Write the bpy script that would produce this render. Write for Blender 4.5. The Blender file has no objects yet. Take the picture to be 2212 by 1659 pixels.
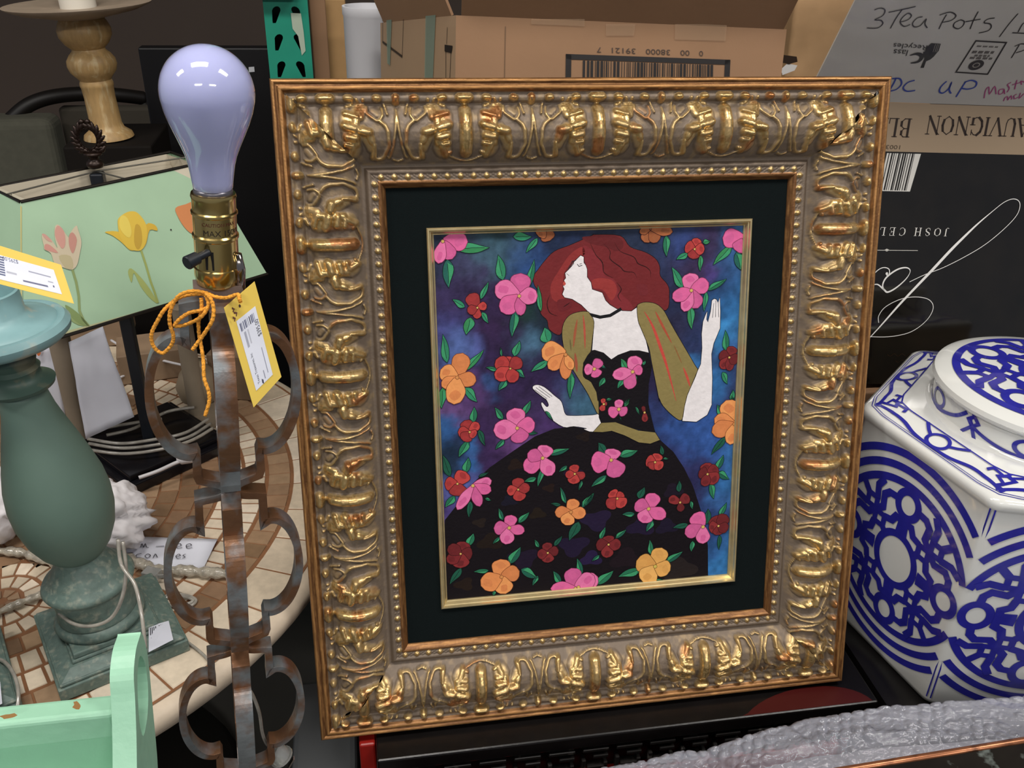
import bpy, bmesh, math, random
import numpy as np
from mathutils import Vector, Matrix, geometry
random.seed(7); rng = np.random.RandomState(5)
scene = bpy.context.scene
COL = scene.collection
PI = math.pi

# ------------------------------------------------------------------ camera
F = 1950.0; CX, CY = 1106.0, 829.5; H = 1.6
RX = np.array([.987, -.056, .154]); UF = np.array([-.016, -.969, -.246])
RX /= np.linalg.norm(RX); UF -= RX*(UF@RX); UF /= np.linalg.norm(UF)
NF = np.cross(UF, RX)
if NF[2] > 0: NF = -NF
LEAN = math.radians(15)
UP = math.cos(LEAN)*UF+math.sin(LEAN)*NF
AY = np.cross(RX, UP)
if AY[2] < 0: AY = -AY
CAM = np.array([0, 0, H])
def c2w(v): return np.array([v@RX, v@AY, v@UP])
cam = bpy.data.cameras.new('camera'); cam.sensor_width = 36; cam.lens = 36*F/2212; cam.clip_start = .02
co = bpy.data.objects.new('camera', cam); COL.objects.link(co)
m = Matrix.Identity(4)
for j, v in enumerate((np.array([1., 0, 0]), np.array([0, -1., 0]), np.array([0, 0, -1.]))):
    w = c2w(v)
    for i in range(3): m[i][j] = w[i]
m[2][3] = H
co.matrix_world = m
scene.camera = co

# ------------------------------------------------------------------ world and exposure
scene.view_settings.view_transform = 'Standard'; scene.view_settings.look = 'None'
scene.view_settings.gamma = 1; scene.view_settings.use_curve_mapping = False
scene.view_settings.exposure = 0.0
wd = bpy.data.worlds.new('world'); scene.world = wd; wd.use_nodes = True
wd.node_tree.nodes['Background'].inputs[0].default_value = (.80, .86, 1, 1)
wd.node_tree.nodes['Background'].inputs[1].default_value = .22
LIGHTS = [(-2.5, .15, 3.55, 1.0), (-.35, .3, 3.55, 1.0), (1.9, .1, 3.55, 1.0), (-.9, -3.0, 3.55, 1.7), (1.6, -3.0, 3.55, 1.7)]  # last two entries: unseen rear row, added as front fill
LIGHT_POWER = 44
for i, (x, y, z, k) in enumerate(LIGHTS):
    l = bpy.data.lights.new('ceiling_tube_and_fill_light', 'AREA'); l.shape = 'RECTANGLE'; l.size = 1.2; l.size_y = .45
    l.energy = LIGHT_POWER*k; l.color = (1, .955, .90)
    o = bpy.data.objects.new('ceiling_tube_and_fill_light', l); o.location = (x, y, z-.03); COL.objects.link(o)

# ------------------------------------------------------------------ geometry of the view (pixel -> point in the place)
def ray(px, py): return c2w(np.array([(px-CX)/F, (py-CY)/F, 1.]))
def atz(px, py, z): d = ray(px, py); return CAM+d*(z-H)/d[2]
def aty(px, py, y): d = ray(px, py); return CAM+d*y/d[1]
def onpl(px, py, o, n): d = ray(px, py); return CAM+d*(((o-CAM)@n)/(d@n))
def unit(v): v = np.asarray(v, float); return v/np.linalg.norm(v)

# ------------------------------------------------------------------ colours and materials
def lin(c):
    if isinstance(c, str):
        c = [int(c[i:i+2], 16)/255 for i in (0, 2, 4)]
    return tuple((x/12.92 if x <= .04045 else ((x+.055)/1.055)**2.4) for x in c)
MATS = {}
def mat(name, col=None, rough=.6, metal=0, attr=False, mott=0, mscale=30, col2=None, bump=0, bscale=60, coat=0, spec=.5,
        stretch=None, thr=(.4, .6), trans=0, ior=1.45, alpha=1, sheen=0, mdetail=4):
    if name in MATS: return MATS[name]
    M = bpy.data.materials.new(name); M.use_nodes = True; nt = M.node_tree; N = nt.nodes; L = nt.links
    b = N['Principled BSDF']
    b.inputs['Roughness'].default_value = rough; b.inputs['Metallic'].default_value = metal
    b.inputs['Coat Weight'].default_value = coat; b.inputs['Coat Roughness'].default_value = .06
    b.inputs['Specular IOR Level'].default_value = spec
    b.inputs['Transmission Weight'].default_value = trans; b.inputs['IOR'].default_value = ior
    b.inputs['Alpha'].default_value = alpha
    tc = N.new('ShaderNodeTexCoord')
    def noise(sc, st=None, det=4):
        n = N.new('ShaderNodeTexNoise'); n.inputs['Scale'].default_value = sc; n.inputs['Detail'].default_value = det
        if st:
            mp = N.new('ShaderNodeMapping'); mp.inputs['Scale'].default_value = st
            L.new(tc.outputs['Object'], mp.inputs[0]); L.new(mp.outputs[0], n.inputs['Vector'])
        else: L.new(tc.outputs['Object'], n.inputs['Vector'])
        return n.outputs['Fac']
    if attr:
        a = N.new('ShaderNodeVertexColor'); a.layer_name = 'Col'; src = a.outputs['Color']
    else:
        a = N.new('ShaderNodeRGB'); a.outputs[0].default_value = (*lin(col), 1); src = a.outputs[0]
    if col2 is not None:
        mx = N.new('ShaderNodeMix'); mx.data_type = 'RGBA'
        mr = N.new('ShaderNodeMapRange'); mr.inputs[1].default_value = thr[0]; mr.inputs[2].default_value = thr[1]
        L.new(noise(mscale, stretch, mdetail), mr.inputs[0]); L.new(mr.outputs[0], mx.inputs['Factor'])
        L.new(src, mx.inputs['A']); mx.inputs['B'].default_value = (*lin(col2), 1); src = mx.outputs['Result']
    if mott:
        hv = N.new('ShaderNodeHueSaturation'); mr = N.new('ShaderNodeMapRange')
        mr.inputs[1].default_value = .3; mr.inputs[2].default_value = .7; mr.inputs[3].default_value = 1-mott; mr.inputs[4].default_value = 1+mott
        L.new(noise(mscale*1.3, stretch), mr.inputs[0]); L.new(mr.outputs[0], hv.inputs['Value']); L.new(src, hv.inputs['Color']); src = hv.outputs['Color']
    L.new(src, b.inputs['Base Color'])
    if bump:
        bp = N.new('ShaderNodeBump'); bp.inputs['Strength'].default_value = bump; bp.inputs['Distance'].default_value = .002
        L.new(noise(bscale, stretch), bp.inputs['Height']); L.new(bp.outputs[0], b.inputs['Normal'])
    MATS[name] = M
    return M

# ------------------------------------------------------------------ object helpers
def tag(o, label=None, cat=None, group=None, kind=None):
    if label: o['label'] = label
    if cat: o['category'] = cat
    if group: o['group'] = group
    if kind: o['kind'] = kind
    return o
def thing(name, loc, label, cat, group=None):
    o = bpy.data.objects.new(name, None); o.empty_display_size = .02; o.location = Vector(loc); COL.objects.link(o)
    return tag(o, label, cat, group)
def root_loc(p):
    v = Vector((0, 0, 0))
    while p is not None: v += p.location; p = p.parent
    return np.array(v)
def mkobj(name, verts, faces, mt, parent=None, smooth=False, cols=None, auto=None):
    me = bpy.data.meshes.new(name)
    v = np.asarray(verts, float)
    if parent is not None: v = v-root_loc(parent)
    me.from_pydata(v.tolist(), [], [list(map(int, f)) for f in faces])
    if cols is not None:
        ca = me.color_attributes.new('Col', 'FLOAT_COLOR', 'CORNER')
        cc = np.ones((len(me.loops), 4), np.float32); i = 0
        tot = np.array([len(f) for f in faces]); cl = np.array([lin(c) if isinstance(c, str) else c for c in cols], np.float32)
        cc[:, :3] = np.repeat(cl, tot, axis=0)
        ca.data.foreach_set('color', cc.ravel())
    me.materials.append(mt)
    if smooth:
        me.polygons.foreach_set('use_smooth', [True]*len(me.polygons))
        if auto: me.set_sharp_from_angle(angle=math.radians(auto))
    me.update()
    o = bpy.data.objects.new(name, me); COL.objects.link(o)
    if parent is not None: o.parent = parent
    return o
class MB:
    def __init__(s): s.v = []; s.f = []; s.c = []; s.cur = 'ffffff'; s.usecol = False
    def col(s, c): s.cur = c; s.usecol = True; return s
    def add(s, vs, fs):
        n = len(s.v); s.v += [tuple(p) for p in vs]; s.f += [[i+n for i in f] for f in fs]; s.c += [s.cur]*len(fs); return s
    def box(s, c, sz, R=None):
        c = np.array(c, float); h = np.array(sz, float)/2
        vs = [np.array([x, y, z])*h for x in (-1, 1) for y in (-1, 1) for z in (-1, 1)]
        if R is not None: vs = [R@p for p in vs]
        return s.add([c+p for p in vs], [[0, 1, 3, 2], [4, 6, 7, 5], [0, 4, 5, 1], [2, 3, 7, 6], [0, 2, 6, 4], [1, 5, 7, 3]])
    def hexa(s, p):   # p: 4 lower/front corners then 4 matching
        return s.add(p, [[0, 1, 2, 3], [7, 6, 5, 4], [0, 4, 5, 1], [1, 5, 6, 2], [2, 6, 7, 3], [3, 7, 4, 0]])
    def slab(s, quad, n, t):
        quad = [np.array(q, float) for q in quad]; n = unit(n)*t
        return s.hexa(quad+[q+n for q in quad])
    def tube(s, path, r, n=10, closed=False, cap=True):
        P = [np.array(p, float) for p in path]; k = len(P)
        rr = r if hasattr(r, '__len__') else [r]*k
        up = None; vs = []
        for i in range(k):
            a = P[(i-1) % k] if (closed or i > 0) else P[i]; b = P[(i+1) % k] if (closed or i < k-1) else P[i]
            t = unit(b-a+1e-12)
            if up is None:
                up = np.array([0, 0, 1.]) if abs(t[2]) < .9 else np.array([1., 0, 0])
            up = unit(up-t*(up@t)); sd = np.cross(t, up)
            for j in range(n):
                an = 2*PI*j/n; vs.append(P[i]+rr[i]*(math.cos(an)*up+math.sin(an)*sd))
        fs = [[i*n+j, i*n+(j+1) % n, ((i+1) % k)*n+(j+1) % n, ((i+1) % k)*n+j] for i in range(k if closed else k-1) for j in range(n)]
        if cap and not closed: fs += [list(range(n))[::-1], [(k-1)*n+j for j in range(n)]]
        return s.add(vs, fs)
    def lathe(s, prof, base, axis=(0, 0, 1), n=40, cap=True, a0=0, sq=None):
        base = np.array(base, float); ax = unit(axis); u = unit(np.cross(ax, [0, 1, 0.01])); v = np.cross(ax, u)
        k = len(prof); vs = []
        for r, z in prof:
            for j in range(n):
                an = a0+2*PI*j/n; vs.append(base+ax*z+r*(math.cos(an)*u+math.sin(an)*v))
        fs = [[i*n+j, i*n+(j+1) % n, (i+1)*n+(j+1) % n, (i+1)*n+j] for i in range(k-1) for j in range(n)]
        if cap:
            if prof[0][0] > 1e-5: fs.append(list(range(n))[::-1])
            if prof[-1][0] > 1e-5: fs.append([(k-1)*n+j for j in range(n)])
        return s.add(vs, fs)
    def prism(s, poly, M, t, holes=()):
        """poly 2D, M(u,v,h)->3D, extruded from h=0 to t"""
        rings = [poly]+list(holes); pts = [p for r_ in rings for p in r_]; n = len(pts)
        tris = geometry.tessellate_polygon([[Vector((p[0], p[1], 0)) for p in r_] for r_ in rings])
        vs = [M(u, v, 0) for u, v in pts]+[M(u, v, t) for u, v in pts]
        fs = [list(f)[::-1] for f in tris]+[[i+n for i in f] for f in tris]
        o = 0
        for r_ in rings:
            k = len(r_)
            for i in range(k): fs.append([o+i, o+(i+1) % k, o+(i+1) % k+n, o+i+n])
            o += k
        return s.add(vs, fs)
    def ribbon(s, pts, M, w, t, closed=False):
        """flat bar: path in (u,v), half depth along h, thickness t in plane"""
        P = [np.array(p, float) for p in pts]; k = len(P); vs = []
        for i in range(k):
            a = P[(i-1) % k] if (closed or i > 0) else P[i]; b = P[(i+1) % k] if (closed or i < k-1) else P[i]
            d1 = P[i]-a; d2 = b-P[i]
            d1 = d1/(np.linalg.norm(d1)+1e-12); d2 = d2/(np.linalg.norm(d2)+1e-12)
            t_ = d1+d2; t_ = t_/(np.linalg.norm(t_)+1e-12); nrm = np.array([-t_[1], t_[0]])
            nn = d1 if np.linalg.norm(d1) > .5 else d2
            c = max(.5, abs(nrm@np.array([-nn[1], nn[0]])))
            q = nrm*t/2/c
            vs += [M(*(P[i]+q), -w/2), M(*(P[i]-q), -w/2), M(*(P[i]-q), w/2), M(*(P[i]+q), w/2)]
        fs = [[i*4+j, i*4+(j+1) % 4, ((i+1) % k)*4+(j+1) % 4, ((i+1) % k)*4+j] for i in range(k if closed else k-1) for j in range(4)]
        if not closed: fs += [[3, 2, 1, 0], [(k-1)*4+j for j in range(4)]]
        return s.add(vs, fs)
    def build(s, name, mt, parent=None, smooth=False, auto=None):
        return mkobj(name, s.v, s.f, mt, parent, smooth, s.c if s.usecol else None, auto)
def bevel(o, w=.002, seg=2):
    b = o.modifiers.new('bevel', 'BEVEL'); b.width = w; b.segments = seg; b.limit_method = 'ANGLE'; b.angle_limit = math.radians(40); return o
def spline(pts, n=8, closed=False):
    P = [np.array(p, float) for p in pts]; k = len(P); out = []
    for i in range(k if closed else k-1):
        if closed: p0, p1, p2, p3 = P[(i-1) % k], P[i], P[(i+1) % k], P[(i+2) % k]
        else: p0, p1, p2, p3 = P[max(i-1, 0)], P[i], P[i+1], P[min(i+2, k-1)]
        for j in range(n):
            t = j/n; out.append(.5*((2*p1)+(p2-p0)*t+(2*p0-5*p1+4*p2-p3)*t*t+(3*p1-p0-3*p2+p3)*t**3))
    if not closed: out.append(P[-1])
    return out

# flat marks (print, paint) laid on a surface: M(u,v,h) -> point
class Marks:
    def __init__(s, M, dh=.00006): s.M = M; s.mb = MB(); s.dh = dh; s.lv = 1
    def poly(s, pts, c, lv=None):
        h = (lv if lv is not None else s.lv)*s.dh
        pts = [(p[0], p[1]) for p in pts]
        tris = geometry.tessellate_polygon([[Vector((p[0], p[1], 0)) for p in pts]])
        s.mb.col(c).add([s.M(p[0], p[1], h) for p in pts], [list(t) for t in tris]); return s
    def stroke(s, pts, w, c, lv=None, closed=False, taper=False, clip=None):
        h = (lv if lv is not None else s.lv)*s.dh
        P = [np.array(p[:2], float) for p in pts]; k = len(P)
        ww = w if hasattr(w, '__len__') else [w]*k
        if taper: ww = [x*max(.12, math.sin(PI*(i+.5)/k)) for i, x in enumerate(ww)]
        L = []
        for i in range(k):
            a = P[(i-1) % k] if (closed or i > 0) else P[i]; b = P[(i+1) % k] if (closed or i < k-1) else P[i]
            d1 = P[i]-a; d2 = b-P[i]; d1 = d1/(np.linalg.norm(d1)+1e-12); d2 = d2/(np.linalg.norm(d2)+1e-12)
            t = d1+d2; t /= np.linalg.norm(t)+1e-12; nr = np.array([-t[1], t[0]]); nn = d1 if np.linalg.norm(d1) > .5 else d2
            cc = max(.55, abs(nr@np.array([-nn[1], nn[0]])))
            q = nr*ww[i]/2/cc; L.append((P[i]+q, P[i]-q))
        vs = []; fs = []
        for a, b in L: vs += [s.M(a[0], a[1], h), s.M(b[0], b[1], h)]
        for i in range(k if closed else k-1):
            j = (i+1) % k
            if clip and not (clip(*P[i]) and clip(*P[j])): continue
            fs.append([2*i, 2*i+1, 2*j+1, 2*j])
        if fs: s.mb.col(c).add(vs, fs)
        return s
    def circle(s, cx, cy, rx, ry, w, c, lv=None, n=40, clip=None, rot=0):
        cr, sr = math.cos(rot), math.sin(rot)
        pts = [(cx+rx*math.cos(a)*cr-ry*math.sin(a)*sr, cy+rx*math.cos(a)*sr+ry*math.sin(a)*cr) for a in np.linspace(0, 2*PI, n, endpoint=False)]
        return s.stroke(pts, w, c, lv, True, clip=clip)
    def disc(s, cx, cy, rx, ry, c, lv=None, n=14):
        return s.poly([(cx+rx*math.cos(a), cy+ry*math.sin(a)) for a in np.linspace(0, 2*PI, n, endpoint=False)], c, lv)
    def text(s, txt, T, size, c, lv=None, shear=0):
        """T(u,v)->(U,V); sans glyphs, baseline origin"""
        vs, fs = glyphs(txt)
        if not fs: return s
        h = (lv if lv is not None else s.lv)*s.dh
        s.mb.col(c).add([s.M(*T((x+shear*y)*size, y*size), h) for x, y in vs], fs); return s
_gl = {}
def glyphs(txt):
    if txt not in _gl:
        cu = bpy.data.curves.new('t', 'FONT'); cu.body = txt; cu.size = 1; cu.resolution_u = 3
        o = bpy.data.objects.new('t', cu); COL.objects.link(o); bpy.context.view_layer.update()
        me = o.evaluated_get(bpy.context.evaluated_depsgraph_get()).to_mesh()
        _gl[txt] = ([(v.co.x, v.co.y) for v in me.vertices], [list(p.vertices) for p in me.polygons])
        bpy.data.objects.remove(o); bpy.data.curves.remove(cu)
    return _gl[txt]
def serif(mk, txt, T, size, c, lv=None):
    S = {'A': [(0, 0, .4, 1, 0), (.4, 1, .8, 0, 1), (.16, .36, .62, .36, 0), (-.08, 0, .12, 0, 2), (.66, 0, .92, 0, 2)],
         'U': [(.1, 1, .1, .3, 1), (.1, .3, .22, .04, 1), (.22, .04, .45, 0, 0), (.45, 0, .62, .1, 0), (.62, .1, .68, .3, 0), (.68, .3, .68, 1, 0), (0, 1, .22, 1, 2), (.56, 1, .8, 1, 2)],
         'V': [(0, 1, .38, 0, 1), (.38, 0, .74, 1, 0), (-.1, 1, .14, 1, 2), (.6, 1, .84, 1, 2)],
         'I': [(.15, 0, .15, 1, 1), (.02, 0, .28, 0, 2), (.02, 1, .28, 1, 2)],
         'G': [(.72, .8, .55, .97, 0), (.55, .97, .35, 1, 0), (.35, 1, .12, .8, 1), (.12, .8, .05, .5, 1), (.05, .5, .12, .2, 1), (.12, .2, .35, 0, 1), (.35, 0, .55, .02, 0), (.55, .02, .72, .12, 0), (.72, .05, .72, .42, 1), (.55, .42, .86, .42, 2), (.72, .97, .72, .72, 0)],
         'N': [(.08, 0, .08, 1, 0), (.05, 1, .72, 0, 1), (.72, 0, .72, 1, 0), (-.04, 0, .2, 0, 2), (.6, 1, .84, 1, 2), (-.06, 1, .1, 1, 2)],
         'O': [(.4, 1, .12, .82, 0), (.12, .82, .05, .5, 1), (.05, .5, .12, .18, 1), (.12, .18, .4, 0, 0), (.4, 0, .68, .18, 0), (.68, .18, .75, .5, 1), (.75, .5, .68, .82, 1), (.68, .82, .4, 1, 0)],
         'B': [(.14, 0, .14, 1, 1), (0, 1, .4, 1, 2), (.4, 1, .56, .88, 0), (.56, .88, .56, .68, 1), (.56, .68, .4, .54, 0), (.14, .54, .42, .54, 0), (.42, .54, .62, .4, 0), (.62, .4, .62, .16, 1), (.62, .16, .42, 0, 0), (0, 0, .44, 0, 2)],
         'L': [(.14, 0, .14, 1, 1), (0, 1, .3, 1, 2), (0, 0, .58, 0, 2), (.58, 0, .6, .26, 0)],
         'J': [(.34, 1, .34, .12, 1), (.34, .12, .2, -.04, 0), (.2, -.04, .04, .04, 0), (.2, 1, .48, 1, 2)],
         'S': [(.52, .76, .46, .93, 0), (.46, .93, .28, 1, 0), (.28, 1, .08, .86, 0), (.08, .86, .08, .68, 1), (.08, .68, .5, .4, 1), (.5, .4, .52, .16, 1), (.52, .16, .3, 0, 0), (.3, 0, .1, .06, 0), (.1, .06, .05, .26, 0)],
         'H': [(.12, 0, .12, 1, 1), (.66, 0, .66, 1, 1), (.12, .5, .66, .5, 0), (0, 0, .26, 0, 2), (0, 1, .26, 1, 2), (.54, 0, .8, 0, 2), (.54, 1, .8, 1, 2)],
         'C': [(.68, .76, .6, .95, 0), (.6, .95, .38, 1, 0), (.38, 1, .14, .82, 0), (.14, .82, .06, .5, 1), (.06, .5, .14, .18, 1), (.14, .18, .38, 0, 0), (.38, 0, .6, .06, 0), (.6, .06, .7, .22, 0), (.68, .95, .68, .72, 0)],
         'E': [(.14, 0, .14, 1, 1), (0, 1, .58, 1, 2), (.58, 1, .58, .78, 0), (.14, .52, .44, .52, 0), (.44, .64, .44, .4, 0), (0, 0, .6, 0, 2), (.6, 0, .62, .24, 0)]}
    adv = {'A': .95, 'U': .95, 'V': .9, 'I': .42, 'G': 1.0, 'N': .98, 'O': .98, 'B': .84, 'L': .78, 'J': .66, 'S': .78, 'H': .98, 'C': .92, 'E': .86, ' ': .5}
    x = 0
    for ch in txt:
        for (x0, y0, x1, y1, k) in S.get(ch, []):
            w = (.05, .14, .045)[k]*size
            d = unit([x1-x0, y1-y0])*.03
            mk.stroke([T((x+x0-d[0])*size, (y0-d[1])*size), T((x+x1+d[0])*size, (y1+d[1])*size)], w, c, lv)
        x += adv[ch]

# value noise for numpy fields
def vnoise(x, y, seed=0, octv=4):
    out = 0; amp = 1; tot = 0
    rs = np.random.RandomState(seed); G = rs.rand(256, 256)
    for o in range(octv):
        xi = np.floor(x).astype(int); yi = np.floor(y).astype(int); fx = x-xi; fy = y-yi
        fx = fx*fx*(3-2*fx); fy = fy*fy*(3-2*fy)
        g = lambda a, b: G[a % 256, b % 256]
        out = out+amp*((g(xi, yi)*(1-fx)+g(xi+1, yi)*fx)*(1-fy)+(g(xi, yi+1)*(1-fx)+g(xi+1, yi+1)*fx)*fy)
        tot += amp; amp *= .5; x = x*2.03+11; y = y*2.03+7
    return out/tot
def gridmesh(name, V, mt, parent, cols=None, smooth=True, flip=False):
    """V: (n,m,3) array; cols (n,m,3) linear"""
    n, m_ = V.shape[:2]; v = V.reshape(-1, 3)
    if parent is not None: v = v-root_loc(parent)
    idx = np.arange(n*m_).reshape(n, m_)
    q = np.stack([idx[:-1, :-1], idx[1:, :-1], idx[1:, 1:], idx[:-1, 1:]], -1).reshape(-1, 4)
    if flip: q = q[:, ::-1]
    me = bpy.data.meshes.new(name); me.vertices.add(len(v)); me.vertices.foreach_set('co', v.astype(np.float32).ravel())
    k = len(q); me.loops.add(k*4); me.loops.foreach_set('vertex_index', q.astype(np.int32).ravel())
    me.polygons.add(k); me.polygons.foreach_set('loop_start', np.arange(0, k*4, 4, dtype=np.int32)); me.polygons.foreach_set('loop_total', np.full(k, 4, np.int32))
    me.update(calc_edges=True); me.polygons.foreach_set('use_smooth', [smooth]*k)
    if cols is not None:
        ca = me.color_attributes.new('Col', 'FLOAT_COLOR', 'POINT'); cc = np.ones((n*m_, 4), np.float32); cc[:, :3] = cols.reshape(-1, 3); ca.data.foreach_set('color', cc.ravel())
    me.materials.append(mt); me.update()
    o = bpy.data.objects.new(name, me); COL.objects.link(o)
    if parent is not None: o.parent = parent
    return o
# ================================================================== THE ROOM
conc = mat('concrete_floor', '4a4844', .55, mott=.15, mscale=3, bump=.2, bscale=20)
wallm = mat('brown_wall', '564a42', .85, mott=.06, mscale=1.2, bump=.1, bscale=40)
tag(MB().box((0, 1.6, -.03), (9, 8, .06)).build('floor', conc), kind='structure')
tag(MB().box((0, 4.65, 1.8), (9, .1, 3.6)).build('wall_back', wallm), kind='structure')
tag(MB().box((0, 1.2, 3.66), (9, 7.5, .08)).build('ceiling', mat('ceiling_paint', '8d8a84', .9)), kind='structure')
for i, (x, y, z, k) in enumerate(LIGHTS):
    t = thing('ceiling_and_fill_fitting', (x, y, z), 'fluorescent ceiling light fitting, the rear two unseen and added as front fill', 'light', 'fluorescent ceiling lights')
    b = MB(); b.box((x, y, z+.04), (1.26, .51, .04)); b.box((x-.62, y, z), (.02, .51, .08)); b.box((x+.62, y, z), (.02, .51, .08))
    b.box((x, y-.245, z), (1.26, .02, .08)); b.box((x, y+.245, z), (1.26, .02, .08)); b.build('housing', mat('white_enamel', 'd8d8d4', .4), t)

# ================================================================== PICTURE FRAME
FC = np.array([.286, .984, .985]); FU = np.array([0, math.sin(LEAN), math.cos(LEAN)]); FX = np.array([1., 0, 0]); FN = np.array([0, -math.cos(LEAN), math.sin(LEAN)])
def FM(x, y, h): return FC+FX*x+FU*y+FN*h
def fpx(px, py):
    P = onpl(px, py, FC+FN*PH0, FN)-FC; return (P@FX, P@FU)
W2, H2 = .380, .427; RW = .1240; PH0 = -.0090
pic = thing('framed_painting', FM(0, -H2, 0), 'large ornate gilt picture frame holding a painting of a red-haired woman in a floral dress', 'framed painting')
def sstep(a, b, x): t = np.clip((x-a)/(b-a), 0, 1); return t*t*(3-2*t)
# relief of one half unit, u 0 (bar centre) .. 1 (lily centre), v 0..1 outer to inner
def capsule(U, V, a, b, r, asp):
    ax_, ay = a; bx, by = b; px_ = (U-ax_); py_ = (V-ay)*asp; dx = bx-ax_; dy = (by-ay)*asp
    t = np.clip((px_*dx+py_*dy)/(dx*dx+dy*dy+1e-9), 0, 1); d = np.hypot(px_-t*dx, py_-t*dy)/r
    return np.sqrt(np.clip(1-d*d, 0, 1)), d
ORN = [((.33, .34), (.35, .80), .12, .42), ((.50, .50), (.62, .76), .075, .40), ((.46, .20), (.38, .34), .10, .42), ((.72, .30), (.66, .24), .05, .35), ((-.06, .07), (.06, .07), .075, 1.0), ((.30, .07), (.34, .075), .062, .95), ((.44, .085), (.44, .10), .026, .7), ((.525, .085), (.525, .10), .028, .7),
       ((.72, .07), (.75, .08), .062, .95), ((1.0, .05), (1.0, .14), .052, .95), ((0, .17), (0, .20), .05, .6),
       ((0, .26), (0, .84), .092, 1.0), ((.29, .285), (.42, .33), .05, .95), ((.27, .455), (.40, .50), .066, 1.0), ((.43, .44), (.43, .52), .04, .8), ((.50, .53), (.60, .56), .068, 1.0),
       ((.28, .61), (.40, .63), .06, 1.0), ((.27, .725), (.36, .735), .045, .9), ((.23, .84), (.25, .845), .03, .8), ((.40, .33), (.42, .55), .055, .75), ((.42, .55), (.40, .72), .06, .7), ((.38, .72), (.30, .88), .055, .75),
       ((.60, .58), (.63, .68), .055, .8), ((.66, .73), (.64, .90), .036, .9), ((.50, .20), (.46, .32), .075, .55), ((.36, .16), (.30, .19), .035, .7)]
LINES = [[(.58, .19), (.57, .26), (.62, .32), (.72, .38), (.79, .33), (.79, .22)], [(.76, .37), (.85, .50), (.88, .66), (.84, .82), (.75, .93), (.67, .92), (.64, .84)],
         [(1.0, .24), (.975, .5), (.95, .68), (.90, .86), (.87, .90)], [(0, .96), (.12, .955), (.22, .90), (.27, .86)], [(.93, .93), (1.0, .955)], [(.84, .16), (.86, .24), (.87, .30)]]
LR = [.026, .030, .022, .018, .02, .022]
def ornament(U, V):
    """U in [0,1] folded, V in [0,1]; returns height 0..1 and gilding 0..1"""
    w1 = (vnoise(U*8+3, V*8, 41, 2)-.5)*.045; w2_ = (vnoise(U*8, V*8+9, 42, 2)-.5)*.045; U = np.where((U > .17) & (U < .93), U+w1, U+w1*.25); V = V+w2_*.7
    asp = 1.10; hgt = np.zeros_like(U); gold = np.zeros_like(U)
    for a, b, r_, k in ORN:
        r_ = r_*(1.18 if 0 < a[0] < .68 and a[1] > .2 else 1.06); c, d = capsule(U, V, a, b, r_, asp); c = c*k*min(1, .45+r_*7); hgt = np.maximum(hgt, c); gold = np.maximum(gold, np.clip((c-.22)*5, 0, 1))
    for ln, r_ in zip(LINES, LR):
        sp = spline(ln, 5)
        for a, b in zip(sp[:-1], sp[1:]):
            c, d = capsule(U, V, a, b, r_, asp); c = c*.42; hgt = np.maximum(hgt, c); gold = np.maximum(gold, np.clip((c-.25)*8, 0, 1)*.85)
    dist = 0
    return hgt, gold
NU, NV = 150, 170
uu, vv = np.meshgrid(np.linspace(0, 1, NU), np.linspace(0, 1, NV), indexing='ij')
OH, OG = ornament(uu, vv)
def samp(T, u, v):
    x = u*(NU-1); y = v*(NV-1); xi = np.clip(x.astype(int), 0, NU-2); yi = np.clip(y.astype(int), 0, NV-2); fx = x-xi; fy = y-yi
    return (T[xi, yi]*(1-fx)+T[xi+1, yi]*fx)*(1-fy)+(T[xi, yi+1]*(1-fx)+T[xi+1, yi+1]*fx)*fy
PROF = [(0, .030), (.012, .0335), (.035, .034), (.045, .0315), (.062, .0315), (.07, .035), (.10, .035), (.115, .030), (.135, .027), (.15, .0275), (.175, .030), (.205, .0285), (.23, .0225), (.27, .0255), (.33, .034), (.40, .0405), (.48, .043),
        (.56, .041), (.64, .035), (.71, .026), (.755, .0185), (.775, .0145), (.805, .0135), (.82, .0175), (.835, .0205), (.86, .0205), (.868, .0185), (.925, .0180), (.935, .0200), (.955, .0200), (.975, .016), (1, .011)]
pt = np.array([p[0] for p in PROF]); ph = np.array([p[1] for p in PROF])*.75-.012
taupe = np.array(lin('7a6b5c')); goldc = np.array(lin('d0b076')); orange = np.array(lin('a8653a')); copper = np.array(lin('a57848')); cdark = np.array(lin('6e4a2c')); cream = np.array(lin('d9b97e'))
PER = .1600
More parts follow.
